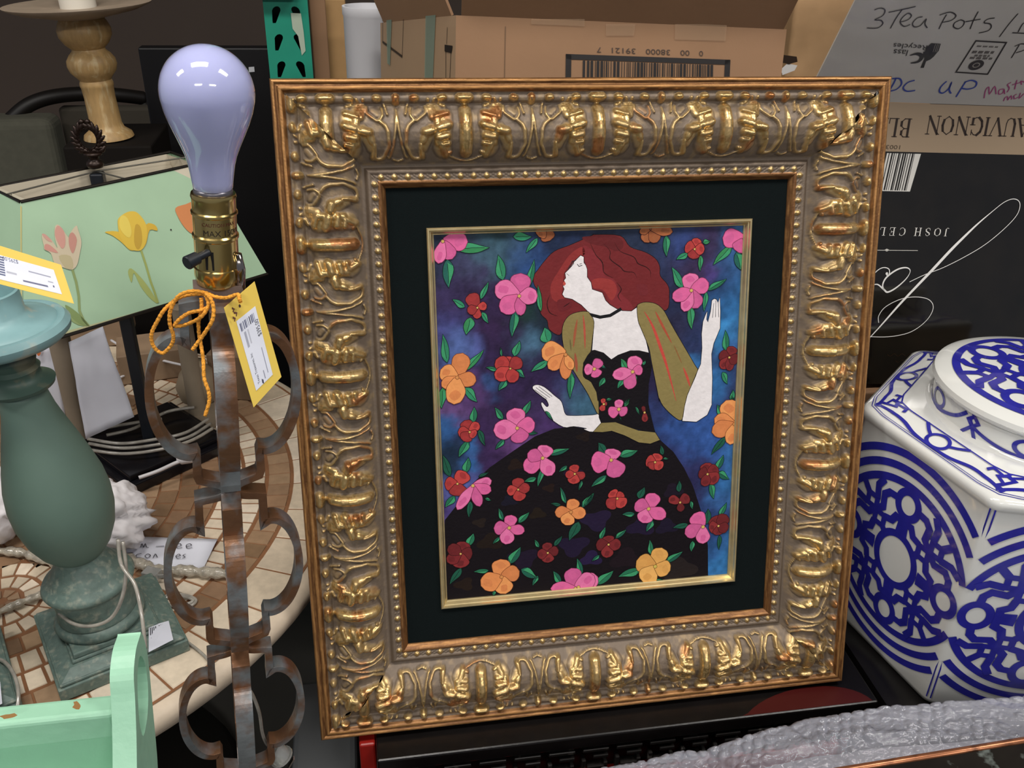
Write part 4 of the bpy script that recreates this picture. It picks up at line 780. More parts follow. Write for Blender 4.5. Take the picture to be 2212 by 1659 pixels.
tp_([(910, 150), (960, 110), (1010, 95), (1060, 110), (1120, 190), (1130, 290), (1100, 380), (1050, 400), (970, 370), (920, 280), (905, 200)], 'd9b845', 4); tp_([(930, 130), (980, 150), (1010, 250), (990, 300), (940, 260), (915, 200)], 'e0c95c', 5); tp_([(1040, 200), (1080, 220), (1090, 330), (1060, 390), (1030, 330)], 'c09c38', 5)
tp_([(1350, 70), (1430, 40), (1560, 0), (1600, 120), (1560, 280), (1480, 270), (1420, 220), (1370, 140)], 'cf8552', 3); tp_([(1480, 30), (1560, 60), (1570, 200), (1500, 220)], 'd9946a', 4)
k.stroke([cs(160, 55), cs(163, 1120)], .0016, 'c4bb7c', 2); k.stroke([cs(170, 1120), cs(1000, 895), cs(2000, 600)], .003, 'b7b58c', 1); k.disc(*cs(1315, 237), .0012, .0012, '2e2c28', 3)
k.mb.build('painted_tulips', shm, sh)
b = MB(); mid = (sTL+sTR)/2; fin0 = np.array([(ctr)[0], ctr[1], zt+.004])
fin0 = atz(205, 352, zt+.012)
b.tube([(sTL+sTLb)/2, fin0-[0, 0, .012], (sTR+sTRb)/2], .0012, 8); b.tube([fin0-[0, 0, .012], (sTR*.55+sTL*.45)], .0012, 8); b.build('spider_wires', mat('grey_wire', '6a6860', .4, .6), tl)
b = MB(); top_ = fin0-np.array([0, 0, .014])
b.box((fin0[0], fin0[1], (TZ+.028+top_[2])/2), (.018, .018, top_[2]-TZ-.028)); bevel(b.build('pole', blk, tl), .002)
fn = MB(); fc = fin0
fn.lathe([(.010, -.006), (.012, -.002), (.011, .002), (.0075, .004), (.0075, .010), (.0125, .012), (.0125, .015)], fc, n=24)
rc = fc+np.array([-.003, 0, .034]); rad = .0155
for i in range(17):
    a = -PI*.36+i*(PI*1.72)/16; pth = rc+np.array([math.cos(a)*rad, 0, math.sin(a)*rad*1.15])
    tg = np.array([-math.sin(a), 0, math.cos(a)])*(1 if a < PI/2 else -1); outv = np.array([math.cos(a), 0, math.sin(a)])
    fn.tube([pth-tg*.008, pth, pth+tg*.004+outv*.004, pth+tg*.007+outv*.007], [.0024, .0036, .0028, .0010], 8)
    fn.tube([pth-tg*.004-outv*.002, pth+tg*.005-outv*.004], [.003, .001], 6)
for s in (-1, 1): fn.tube([fc+[s*.006, 0, .015], fc+[s*.014, 0, .018], fc+[s*.018, 0, .024]], [.003, .0035, .002], 8); fn.lathe([(0, -.004), (.0035, -.002), (.0042, 0), (.0035, .002), (0, .004)], rc+[s*.004, 0, rad*1.15+.006], n=10)
fn.build('wreath_finial', mat('bronze_finial', '2a1d17', .35, .5), tl, True)
bc = atz(345, 1035, TZ+.03)
b = MB(); bc = np.array([fin0[0], fin0[1], 0]); Rm = np.column_stack([unit(fx*[1, 1, 0]), unit(bk_*[1, 1, 0]), [0, 0, 1]])
for z0, z1, s in ((TZ, TZ+.018, .19), (TZ+.018, TZ+.028, .165)): b.box((bc[0], bc[1], (z0+z1)/2), (s, s, z1-z0), Rm)
bevel(b.build('square_base', mat('black_gloss_base', '141317', .25), tl), .002)
# beige column lamps behind
beige = mat('beige_column', '8f8270', .6, mott=.05)
for nm, (x0, y0), (x1, y1), dp, rr, lab in (('column_lamp', (145, 700), (185, 970), 1.42, .0165, 'beige cylindrical lamp column left of the black pole, under the tulip shade'), ('column_lamp', (404, 650), (430, 905), 1.36, .0150, 'beige cylindrical lamp column seen through the top ring of the quatrefoil lamp')):
    p1 = atz(x1, y1, TZ+.0); dp = p1[1]; p0 = aty(x0, y0, dp+(.07 if x0 > 300 else 0)); p0[0] = p1[0]+(p0[0]-p1[0])*.2
    t = thing(nm, (p1[0], p1[1], TZ), lab, 'lamp')
    MB().lathe([(rr, .01), (rr, p0[2]-TZ+.02), (rr*.6, p0[2]-TZ+.025)], (p1[0], p1[1], TZ), n=32).build('column', beige, t, True, 40)
    MB().lathe([(.045, 0), (.045, .008), (.03, .012), (rr, .014)], (p1[0], p1[1], TZ), n=32).build('base', beige, t, True, 40)

# ================================================================== THINGS LYING ON THE MOSAIC TABLE
wpap = mat('white_paper', 'd9dbe6', .7, mott=.05, mscale=6)
def sheet(name, quad, label, n_=14, wob=.004, cat='paper', mt=None, seed=1, parent=None):
    q = [np.array(p) for p in quad]; U, V = np.meshgrid(np.linspace(0, 1, n_), np.linspace(0, 1, n_), indexing='ij')
    nr = unit(np.cross(q[1]-q[0], q[3]-q[0]))
    G = sum(w_[..., None]*p for w_, p in (((1-U)*(1-V), q[0]), (U*(1-V), q[1]), (U*V, q[2]), ((1-U)*V, q[3])))
    G = G+((vnoise(U*3+seed, V*3, seed)-.5)*wob*2)[..., None]*nr
    o = gridmesh(name, G, mt or wpap, parent); s_ = o.modifiers.new('thick', 'SOLIDIFY'); s_.thickness = .0006
    if label: tag(o, label, cat)
    return o
sheet('paper_sheet', [aty(148, 739, 1.36), aty(222, 705, 1.36), aty(290, 900, 1.33), aty(186, 948, 1.33)], 'white printed sheet standing between beige column and black pole under tulip shade')
sheet('paper_sheet', [aty(20, 775, 1.46), aty(118, 738, 1.46), aty(150, 950, 1.46), aty(60, 950, 1.46)], 'white sheet with orange mark behind the neck of the green turned lamp', seed=4)
k = Marks(quadmap([aty(78, 745, 1.458), aty(92, 743, 1.458), aty(93, 765, 1.458), aty(79, 766, 1.458)], .006), .0002); k.disc(.5, .2, .45, .8, 'cf7440', 1); o = k.mb.build('orange_print', paperw, bpy.data.objects['paper_sheet.001']); 
nq = [atz(240, 1158, TZ+.004), atz(470, 1165, TZ+.004), atz(439, 1228, TZ+.003), atz(250, 1226, TZ+.003)]
note = sheet('paper_note', nq, 'white note lettered palm tree sconces lying behind the quatrefoil lamp', 8, .001, seed=2)
NN = lambda x, y: (lambda p: (p[0], p[1]))(atz(x, y, TZ+.006)); 
NMk = Marks(lambda u, v, h: np.array([u, v, TZ+.0062+h]), .0002)
def scr(M_, K, lines, w, c, lv=1, sp=4):
    for l in lines: M_.stroke(spline([K(*p) for p in l], sp) if len(l) > 2 else [K(*p) for p in l], w, c, lv)
cn = lambda x, y: NN(x/3.352, 860+y/3.352)
scr(NMk, cn, [[(870, 1085), (880, 1045), (915, 1040), (925, 1060), (900, 1080), (880, 1070)], [(960, 1050), (940, 1045), (930, 1075), (955, 1080), (968, 1050), (972, 1082)], [(1005, 1020), (992, 1082)], [(1020, 1082), (1028, 1055), (1040, 1082), (1052, 1055), (1062, 1080), (1078, 1082)],
              [(1130, 1075), (1190, 1072)], [(1280, 1075), (1310, 1070), (1305, 1055), (1280, 1065), (1285, 1088), (1320, 1082)], [(1345, 1075), (1385, 1068), (1375, 1055), (1350, 1065), (1355, 1088), (1392, 1082)],
              [(965, 1120), (935, 1125), (960, 1140), (940, 1155), (920, 1152)], [(1025, 1125), (990, 1135), (990, 1155), (1020, 1155)], [(1070, 1128), (1050, 1145), (1070, 1158), (1090, 1140), (1070, 1128)], [(1110, 1158), (1125, 1130), (1140, 1155)],
              [(1255, 1130), (1250, 1160)], [(1275, 1148), (1305, 1143), (1295, 1130), (1275, 1145), (1285, 1162), (1310, 1158)], [(1345, 1130), (1325, 1140), (1340, 1152), (1320, 1162)]], .0011, '3d3c44')
NMk.mb.build('handwriting', paperw, note)
# tissue paper
tis = mat('tissue_paper', 'dcd8da', .8, mott=.06, mscale=12, sheen=0)
bm = bmesh.new(); bmesh.ops.create_icosphere(bm, subdivisions=5, radius=1)
V = np.array([v.co[:] for v in bm.verts]); Fc = [[v.index for v in f.verts] for f in bm.faces]; bm.free()
d_ = vnoise(V[:, 0]*2.4+5, V[:, 1]*2.4+V[:, 2]*1.7, 4); d2 = np.abs(vnoise(V[:, 0]*5+3, V[:, 2]*5+V[:, 1]*4, 8)-.5)*2
tc_ = atz(200, 1120, TZ+.05); Vt = V*(.72+.5*d_-.25*d2)[:, None]*np.array([.085, .075, .062])+tc_; Vt[:, 2] = np.maximum(Vt[:, 2], TZ+.0005)
tag(mkobj('tissue_paper', Vt, Fc, tis, None, True), 'crumpled white tissue paper behind the green turned lamp', 'tissue paper')
Vt = V*(.72+.5*vnoise(V[:, 0]*3, V[:, 1]*3+V[:, 2]*2, 14))[:, None]*np.array([.06, .07, .05])+atz(-20, 1090, TZ+.05); Vt[:, 2] = np.maximum(Vt[:, 2], TZ+.0005)
tag(mkobj('tissue_paper', Vt, Fc, tis, None, True), 'crumpled white tissue paper at the left edge, left of the green turned lamp', 'tissue paper')
# cords
def cord(name, pts, z, r, label, mt=clear, twist=0, cat='cable'):
    name = name.replace('_cord', '_cable').replace('_end', '').replace('_loop', '')
    pp = []
    for p in pts: pp.append(atz(p[0], p[1], p[2] if len(p) > 2 else z))
    pp = spline(pp, 8); rr = [r*(1+twist*math.sin(i*1.1)*math.sin(i*.37)) for i in range(len(pp))]
    return tag(MB().tube(pp, rr, 10).build(name, mt, None, True), label, cat)
def bundle(name, pts_list, z, r, label, cat='cable'):
    b = MB()
    for pts in pts_list: b.tube(spline([atz(p[0], p[1], p[2] if len(p) > 2 else z) for p in pts], 8), r, 8)
    return tag(b.build(name, clear, None, True), label, cat)
bundle('cable_coil', [[(190, 948, .80), (260, 958, .80), (330, 950, .80), (400, 935, .80), (450, 905, .80)], [(192, 958, .797), (260, 968, .797), (330, 962, .797), (405, 945, .797), (455, 915, .797)], [(195, 972, .794), (265, 980, .794), (340, 972, .794), (410, 953, .794), (460, 925, .794)], [(230, 940, .79), (290, 925, .79), (360, 890, .79), (420, 880, .79)], [(200, 930, .79), (280, 915, .79), (350, 905, .79)]], .8, .0028, 'coil of clear lamp cord resting across the black square lamp base')
wc = cord('white_cord', [(300, 1032, .785), (340, 1018, .788), (375, 1002, .79), (400, 992, .792)], .79, .003, 'white cord with plug end lying over the black square lamp base', mat('white_vinyl', 'c9c6c8', .35))
pb = MB(); pe = atz(402, 990, .793); pb.tube([pe-[.014, 0.003, 0], pe-[.008, .001, 0], pe+[.01, .004, 0], pe+[.02, .006, 0]], [.004, .009, .010, .006], 12); pb.build('plug', mat('white_vinyl', 'c9c6c8', .35), wc, True)
cord('white_cord', [(240, 735, .79), (280, 757, .79), (345, 777, .79), (400, 790, .79)], .8, .0024, 'thin white cord running right of the printed sheet behind the black pole', mat('white_vinyl', 'c9c6c8', .35))
cord('white_cord', [(260, 815, .77), (300, 797, .77), (340, 780, .77)], .8, .0022, 'short thin white cord crossing behind the black pole', mat('white_vinyl', 'c9c6c8', .35))
wrapm = mat('crinkled_plastic', 'b8b0a0', .12, mott=.35, mscale=90, bump=1.0, bscale=160, coat=.8, trans=.25)
cord('wrapped_cord', [(275, 1205), (310, 1220), (345, 1232), (390, 1232), (440, 1236), (492, 1240)], TZ+.009, .0075, 'plastic wrapped cord lying below the palm tree note', wrapm, .3)
cord('wrapped_cord', [(-20, 1330), (30, 1308), (70, 1292), (115, 1276)], TZ+.007, .005, 'plastic wrapped cord left of the green lamp, crossing the round cream mosaic', wrapm, .3)
cord('wrapped_cord', [(-20, 1190), (30, 1192), (70, 1200), (120, 1218)], TZ+.008, .0065, 'plastic wrapped cord left of the green lamp, behind the round cream mosaic', wrapm, .3)
bundle('cable_coil', [[(352, 1290), (375, 1283), (405, 1287), (423, 1296), (412, 1308), (380, 1310), (355, 1303)], [(356, 1292), (378, 1287), (402, 1290), (417, 1297), (405, 1304), (380, 1305)]], TZ+.004, .0022, 'small flat coil of clear cord right of the green lamp base')
cord('clear_cord_end', [(395, 1380), (420, 1398), (440, 1415), (455, 1432)], TZ+.003, .0018, 'short end of clear cord running from under the green lamp foot')
cord('clear_cord_loop', [(-15, 1420, .775), (12, 1432, .78), (32, 1462, .78), (40, 1500, .775), (36, 1540, .765)], .77, .0022, 'loop of clear cord over the foot of the lamp at the left edge')
pgr = MB(); pe = atz(328, 1240, TZ+.014); pgr.box(pe, (.022, .016, .012), np.array([[.9, .43, 0], [-.43, .9, 0], [0, 0, 1.]])); pgr.box(pe+[.014, -.006, 0], (.012, .002, .006)); tag(bevel(pgr.build('cord_switch', mat('clear_plastic', 'c8c8c4', .12, trans=.6, coat=.5)), .003), 'small clear plastic plug right of the green lamp drum', 'plug')
# little clutter behind the black pole: brown wooden offcuts and a ceramic shape
cl = mat('brown_clutter', '8a735c', .6, mott=.2, mscale=14)
for (px, py, zz_, sx, sy, sz, an, lab) in ((335, 770, TZ+.03, .13, .09, .06, .2, 'brown carton behind the black pole of the tulip lamp'), (520, 790, TZ+.045, .08, .10, .09, -.3, 'tan carton on the far side of the mosaic table beside the picture frame'), (215, 690, TZ+.04, .12, .10, .08, .1, 'tan carton at the far edge of the mosaic table behind the printed sheet')):
    p = atz(px, py, zz_); ca, sa = math.cos(an), math.sin(an)
    tag(bevel(MB().box((p[0], p[1], TZ+.0005+sz/2), (sx, sy, sz), np.array([[ca, -sa, 0], [sa, ca, 0], [0, 0, 1.]])).build('small_carton', cl), .002), lab, 'carton')
p = atz(395, 862, TZ+.035)
tag(MB().lathe([(.02, 0), (.034, .01), (.040, .035), (.030, .06), (.018, .075), (.02, .08)], (p[0]+.02, p[1]+.05, TZ+.0005), n=32).build('pottery_vase', mat('pale_clay', '96866f', .5), None, True), 'small tan clay vase seen through the top ring of the quatrefoil lamp', 'vase')

# ================================================================== MINT BENCH (lower left)
mint = mat('mint_paint', '93c2a6', .42, mott=.09, mscale=9, bump=.25, bscale=90)
bench = thing('painted_bench', (-.30, .56, 0), 'mint green painted bench with worn spots and pierced end panel, by the mosaic table', 'bench')
EXo = -.186; EXi = -.203
fr = [(304, 1365), (303, 1372), (294, 1403), (289, 1455), (292, 1513), (295, 1600), (296, 1700)]; bkp = [(342, 1700), (340, 1640), (333, 1560), (327, 1494), (322, 1440), (317, 1403), (309, 1372)]
def onx(px, py, x): d = ray(px, py); return CAM+d*(x/d[0])
fr_s = [tuple(p_) for p_ in spline(fr, 4)]; nf = len(fr_s); bk_s = [tuple(p_) for p_ in spline(bkp, 4)]
P2 = [onx(px, py, EXo) for px, py in fr_s+bk_s]; poly = [(p[1], p[2]) for p in P2]
y0 = poly[nf-1][0]; y1 = poly[nf][0]
poly2 = poly[:nf]+[(y0, .02), (y1, .02)]+poly[nf:]
hole = [(onx(px, py, EXo)[1], onx(px, py, EXo)[2]) for px, py in spline([(300, 1425), (306, 1418), (315, 1440), (320, 1490), (319, 1540), (314, 1575), (309, 1590), (303, 1570), (299, 1530), (297, 1470)], 3, True)]
ep = MB().prism(poly2, lambda u, v, h: np.array([EXi+h, u, v]), EXo-EXi, [hole]).build('end_panel', mint, bench); bevel(ep, .0015, 2)
rail0 = aty(0, 1563, .56); rail1 = aty(250, 1518, .56); zr = (rail0[2]+rail1[2])/2
e0 = onx(250, 1518, EXi-.0005); yb = e0[1]
bR = MB(); bR.box(((-.80+EXi)/2, yb, e0[2]-.014), (EXi+.80, .020, .028)); bevel(bR.build('top_rail', mint, bench), .004, 3)
bR = MB(); bR.box(((-.80+EXi)/2, yb, e0[2]-.06), (EXi+.80, .010, .07)); bR.build('back_panel', mint, bench)
zl = e0[2]-.078; bR = MB(); xa, xb, ya, ybk = -.80, EXi, yb-.13, yb-.004
bR.box(((xa+xb)/2, (ya+ybk)/2, zl), (xb-xa, ybk-ya, .014)); bevel(bR.build('seat_board', mint, bench), .003)
bR = MB(); bR.box(((xa+xb)/2-.02, (ya+ybk)/2-.01, zl+.009), (xb-xa-.06, ybk-ya-.05, .006)); bevel(bR.build('seat_panel', mint, bench), .003, 3)
MB().box((-.81, yb, e0[2]/2+.01), (.018, .10, e0[2]-.02)).build('end_panel', mint, bench)
chip = mat('bare_wood', 'c98f57', .7)
rs = random.Random(4)
def chipat(px, py, sx, sy, plane):
    p = plane(px, py); n_ = 9
    if p is None: return
    o_, u_, v_, nrm_ = p
    k = MB(); k.add([o_+u_*sx*math.cos(a)*(1+.35*rs.uniform(-1, 1))+v_*sy*math.sin(a)*(1+.35*rs.uniform(-1, 1))+nrm_*.0004 for a in np.linspace(0, 2*PI, n_, endpoint=False)], [list(range(n_))]); k.build('worn_spot', chip, bench)
fz = lambda z: (lambda px, py: (atz(px, py, z), np.array([1., 0, 0]), np.array([0, 1., 0]), np.array([0, 0, 1.])))
fy = lambda y: (lambda px, py: (aty(px, py, y), np.array([1., 0, 0]), np.array([0, 0, 1.]), np.array([0, -1., 0])))
chipat(122, 1631, .004, .003, fz(zl+.0122)); chipat(155, 1634, .008, .0035, fz(zl+.0122)); chipat(165, 1624, .004, .003, fz(zl+.0122)); chipat(108, 1556, .004, .002, fy(yb-.0055)); chipat(167, 1523, .003, .0035, fy(yb-.0102)); chipat(20, 1546, .006, .003, fy(yb-.0102))
# ================================================================== BLACK ALTAR CHEST under the frame
blk_l = mat('black_lacquer', '100e0e', .28, mott=.2, mscale=20, bump=.12, bscale=70)
CZ = .5672
def chest():
    t = thing('lacquer_chest', (.34, 1.0, 0), 'black lacquered chest with carved fretwork front and red half-disc on top, carrying the gilt frame', 'chest')
    bevel(MB().box((.343, .9925, CZ-.012), (.728, .335, .024)).build('top', blk_l, t), .003)
    b = MB(); b.box((.335, 1.0, (CZ-.024+.10)/2), (.66, .31, CZ-.024-.10)); b.build('body', blk_l, t)
    f = MB(); z0 = CZ-.030; x = .0
    # key-fret relief running along the apron
    for i in range(14):
        xx = .02+i*.049
        for (a, b_, c, d) in ((0, 0, .038, .006), (0, -.022, .006, .022), (.016, -.014, .022, .006), (.032, -.030, .006, .016), (.008, -.036, .030, .006)):
            f.box((xx+a+c/2, .832, z0+b_-d/2), (c, .012, d))
    bevel(f.build('fretwork_apron', mat('worn_black', '1c1a19', .35, col2='5a5652', mscale=60, thr=(.62, .75)), t), .001, 1)
    red = mat('red_lacquer', '8e1a14', .35, mott=.15, mscale=15)
    for xx in (-.033, .692):
        for yy in (.872, 1.13): bevel(MB().box((xx, yy, (CZ-.004)/2), (.022, .03, CZ-.004)).build('leg', red, t), .003)
    MB().box((.335, .836, .43), (.66, .014, .10)).build('red_panel', red, t)
    k = Marks(lambda u, v, h: np.array([u, v, CZ+.0005+h]), .0002)
    pts = [atz(1600+150*(1-math.cos(a)), 1562-78*math.sin(a)+(15*math.cos(a)), CZ) for a in np.linspace(0, PI, 22)]
    pts = [(min(p[0], .70), max(p[1], .828)) for p in pts]
    k.poly(pts, '430e0c', 1); k.mb.build('red_half_disc', mat('red_disc_colour', attr=True, rough=.4), t)  # flat dark red half-disc laid on the chest top
    return t
chest()
tag(MB().box((.985, .975, CZ/2), (.54, .48, CZ)).build('black_plinth', blk_l), 'black plinth beside the lacquered chest, under the blue and white jar', 'plinth')
tag(bevel(MB().box((-.105, 1.0, .20), (.10, .28, .40)).build('grey_tote', mat('grey_plastic', '6f7274', .5)), .01), 'grey plastic tote on the floor left of the red chest leg', 'tote')

# ================================================================== BLUE AND WHITE JAR
KJ = 1.45; JC = np.array([.64284, .658])*KJ; JA = np.array([.48346, .70988])*KJ; JV = JA-JC; JR = np.linalg.norm(JV); JZ = H-.45*KJ; JB = CZ
porc = mat('porcelain', 'dfe0dc', .10, coat=.8, mott=.01, mscale=5)
cobm = mat('cobalt_glaze', attr=True, rough=.12, coat=.6, mott=.12, mscale=40)
COB = '2a2a96'
jar = thing('ginger_jar', (JC[0], JC[1], JB), 'large six-sided blue and white porcelain jar with round lid, right of the gilt frame', 'jar')
a0 = math.atan2(JV[1], JV[0])
def hexr(s, z, rd=.10, n=8):
    """rounded hexagon loop, circumradius JR*s"""
    out = []
    for k_ in range(6):
        A_ = a0+k_*PI/3; V_ = np.array([math.cos(A_), math.sin(A_)])*JR*s
        Vp = np.array([math.cos(A_-PI/3), math.sin(A_-PI/3)])*JR*s; Vn = np.array([math.cos(A_+PI/3), math.sin(A_+PI/3)])*JR*s
        p0 = V_+(Vp-V_)*rd; p2 = V_+(Vn-V_)*rd
        for t in np.linspace(0, 1, n):
            q = (1-t)**2*p0+2*t*(1-t)*V_+t*t*p2; out.append((JC[0]+q[0], JC[1]+q[1], z))
    return out
def loops(b, L, cap=True):
    n = len(L[0]); vs = [p for l in L for p in l]
    fs = [[i*n+j, i*n+(j+1) % n, (i+1)*n+(j+1) % n, (i+1)*n+j] for i in range(len(L)-1) for j in range(n)]
    if cap: fs += [list(range(n))[::-1], [(len(L)-1)*n+j for j in range(n)]]
    return b.add(vs, fs)
def bodyS(z):   # profile scale against height
    t = (JZ-z)/(JZ-JB); return 1-.10*max(0, t)**1.6+.012*math.sin(PI*min(1, t*1.2))
L = [hexr(.86, JB+.001, .06), hexr(.88, JB+.004, .06)]+[hexr(bodyS(z)*.985, z, .05) for z in np.linspace(JB+.012, JZ-.018, 14)]+[hexr(.995, JZ-.014, .05), hexr(1.01, JZ-.006, .06), hexr(1.005, JZ, .07), hexr(.985, JZ+.003, .07)]
SHR = [(.985, .003), (.93, .006), (.87, .010), (.80, .014)]
L += [hexr(s, JZ+h, .07) for s, h in SHR[1:]]
loops(MB(), L).build('body', porc, jar, True, 50) if False else None
bj = MB(); loops(bj, L); jb = bj.build('body', porc, jar, True, 50)
NR = .151
MB().lathe([(NR+.004, .008), (NR+.006, .012), (NR+.003, .014), (NR-.002, .015), (NR-.004, .02)], (JC[0], JC[1], JZ), n=72, cap=False).build('neck', porc, jar, True)
LZ = JZ+.013; LH = .042; LRr = .147
lidp = [(LRr-.002, .0), (LRr, .002), (LRr, LH-.006), (LRr+.0055, LH-.003), (LRr+.008, LH+.003), (LRr+.006, LH+.009), (LRr-.002, LH+.013), (LRr*.8, LH+.017), (LRr*.5, LH+.020), (LRr*.2, LH+.0215), (0, LH+.022)]
lid = MB().lathe(lidp, (JC[0], JC[1], LZ), n=96).build('lid', porc, jar, True, 40)
def pattern(k, clip, w=.092, R3=True, E=1.0):
    """lattice of rings and woven squares in unit circle units"""
    for R_ in ((1.0, 1.17, 1.34) if R3 else (1.0,)): k.circle(0, 0, R_, R_*E, w, COB, 1, 120, clip)
    k.circle(0, 0, .30, .34*E, w, COB, 1, 48, clip)
    for j in range(4):
        a = j*PI/2; c, s = math.cos(a), math.sin(a)
        R = lambda x, y: ((x*c-y*s), (x*s+y*c)*E)
        cx_, cy_ = R(0, .77); k.circle(cx_, cy_, .15, .165*E, w, COB, 1.2, 32, clip)
        a = j*PI/2+PI/4; c, s = math.cos(a), math.sin(a)
        for q in (.50, .72): k.stroke([R(q-.10, 0), R(q, .10), R(q+.10, 0), R(q, -.10)], w*.8, COB, 1.4, True, clip=clip)
        k.stroke([R(.34, 0), R(.40, 0)], w, COB, 1.6, clip=clip); k.stroke([R(.82, 0), R(1.0, 0)], w, COB, 1.6, clip=clip)
        for sg in (-1, 1):
            k.stroke([R(.61, 0), R(.61, sg*.14), R(.74, sg*.24), R(.74, sg*.34), R(.66, sg*.44)], w, COB, 1.8, clip=clip)
            k.stroke([R(.50, sg*.10), R(.44, sg*.20), R(.47, sg*.30), R(.40, sg*.36), R(.28, sg*.22)], w, COB, 2.0, clip=clip)
            k.stroke([R(.72, sg*.10), R(.86, sg*.20), R(.90, sg*.34)], w, COB, 2.2, clip=clip)
def subdiv(k): return k
for fi in (0, 1, 5):
    A0_ = a0+fi*PI/3; A1_ = A0_+PI/3
    def MF(u, v, h, A0_=A0_, A1_=A1_):    # u -1..1 across, v in metres from centre height
        z = (JZ+JB)/2+.002+v; s = bodyS(z)*.985
        P0 = np.array([math.cos(A0_), math.sin(A0_)])*JR*s; P1 = np.array([math.cos(A1_), math.sin(A1_)])*JR*s
        q = P0+(P1-P0)*(u+1)/2; nr = unit(P0+P1); q = q+nr*(h+.0006); return np.array([JC[0]+q[0], JC[1]+q[1], z])
    UN = .1255
    Mu = lambda u, v, h: MF(u*UN/(JR/2), v*UN, h*UN)
    k = Marks(Mu, .0030/1)
    umax = .975*(JR/2)/UN; vmax = (JZ-JB)/2/UN-.12
    pattern(k, lambda x, y: abs(x) < umax and abs(y) < vmax)
    for sg in (-1, 1): k.stroke([(sg*umax*1.0, -vmax), (sg*umax*1.0, vmax)], .018, COB, 1)
    k.stroke([(-umax, vmax+.04), (umax, vmax+.04)], .018, COB, 1)
    k.mb.build('face_pattern', cobm, jb)
# shoulder marks
def MSH(u, v, h):   # polar on shoulder: u angle, v 0 rim .. 1 neck
    u = u/.2; v = v/.045; s = .985-.185*v; hh = np.interp(s, [x for x, _ in SHR[::-1]], [y for _, y in SHR[::-1]])
    A_ = u; k6 = (A_-a0) % (PI/3); R_ = JR*s*math.cos(PI/6)/math.cos(k6-PI/6); R_ = R_*(1-.5*max(0, .06*(1-min(k6, PI/3-k6)/.12))) if True else R_
    return np.array([JC[0]+R_*math.cos(A_), JC[1]+R_*math.sin(A_), JZ+hh+.0012+h])
k = Marks(MSH, .0004); mm = lambda pts: [(a_*.2, v_*.045) for a_, v_ in pts]
for v_, w_ in ((.05, .0012), (.13, .0010), (.95, .0022)):
    k.stroke(mm([(A_, v_) for A_ in np.linspace(0, 2*PI, 241)[:-1]]), w_, COB, 1, True)
for j in range(6):
    V_ = a0+j*PI/3
    k.stroke(mm(spline([(V_-.03, .20), (V_+.10, .42), (V_+.22, .40), (V_+.36, .22), (V_+.52, .17), (V_+.68, .22), (V_+.84, .42), (V_+.96, .38), (V_+1.06, .18)], 8)), .0055, COB, 1)
    k.stroke(mm([(V_+.52+.085*math.cos(t), .52+.32*math.sin(t)) for t in np.linspace(0, 2*PI, 29)[:-1]]), .0055, COB, 1.3, True)
    k.stroke(mm([(V_+.30, .95), (V_+.38, .70), (V_+.44, .55)]), .005, COB, 1.4); k.stroke(mm([(V_+.74, .95), (V_+.66, .70), (V_+.60, .55)]), .005, COB, 1.4)
    k.stroke(mm([(V_-.05, .66), (V_, .48), (V_+.05, .66), (V_, .84)]), .0050, COB, 1.6, True)
    k.stroke(mm([(V_, .84), (V_+.01, .95)]), .005, COB, 1.6); k.stroke(mm([(V_, .48), (V_-.03, .33), (V_+.02, .20)]), .005, COB, 1.6); k.stroke(mm([(V_-.13, .70), (V_-.10, .88), (V_-.03, .78)]), .0045, COB, 1.6); k.stroke(mm([(V_+.13, .70), (V_+.10, .88), (V_+.03, .78)]), .0045, COB, 1.6)
k.mb.build('shoulder_pattern', cobm, jb)
# lid marks: side wave and top lattice
MLs_ = None
MLs = lambda u, v, h: MLs0(u, v*.74, h)
MLs0 = lambda u, v, h: np.array([JC[0]+(LRr+.0004+h)*math.cos(u/LRr), JC[1]+(LRr+.0004+h)*math.sin(u/LRr), LZ+v])
k = Marks(MLs, .0003)
for v_ in (.0034, .0525): k.stroke([(a*LRr, v_) for a in np.linspace(0, 2*PI, 161)[:-1]], .0011, '3a3a60', 1, True)
w0 = math.radians(196)
for j in range(6):
    c = w0+j*PI/3; q_ = lambda pts: [(a_*LRr, v_) for a_, v_ in pts]
    k.stroke(q_(spline([(c-.05, .040), (c+.02, .026), (c+.20, .015), (c+.42, .009), (c+.62, .012), (c+.84, .026), (c+.96, .046)], 6)), .0065, COB, 1)
    k.stroke([((c+.52)*LRr+.0185*math.cos(t), .0275+.0150*math.sin(t)) for t in np.linspace(0, 2*PI, 33)[:-1]], .0062, COB, 1.3, True)
    k.stroke(q_([(c-.055, .036), (c, .046), (c+.055, .036), (c, .026)]), .0058, COB, 1.5, True); k.stroke(q_([(c, .026), (c+.06, .004)]), .006, COB, 1.6); k.stroke(q_([(c, .046), (c-.02, .051)]), .006, COB, 1.6); k.stroke(q_([(c, .026), (c-.09, .006)]), .0055, COB, 1.6)
k.mb.build('side_pattern', cobm, lid)
tr = [p[0] for p in lidp[6:]][::-1]; th = [p[1] for p in lidp[6:]][::-1]
def MLt(u, v, h):
    r_ = math.hypot(u, v)*LRr*.86; return np.array([JC[0]+u*LRr*.86, JC[1]+v*LRr*.86, LZ+np.interp(r_, tr, th)+.0008+h])
k = Marks(MLt, .0003)
k.circle(0, 0, 1.02, 1.02, .02, '3a3a80', 1, 80)
import copy as _c
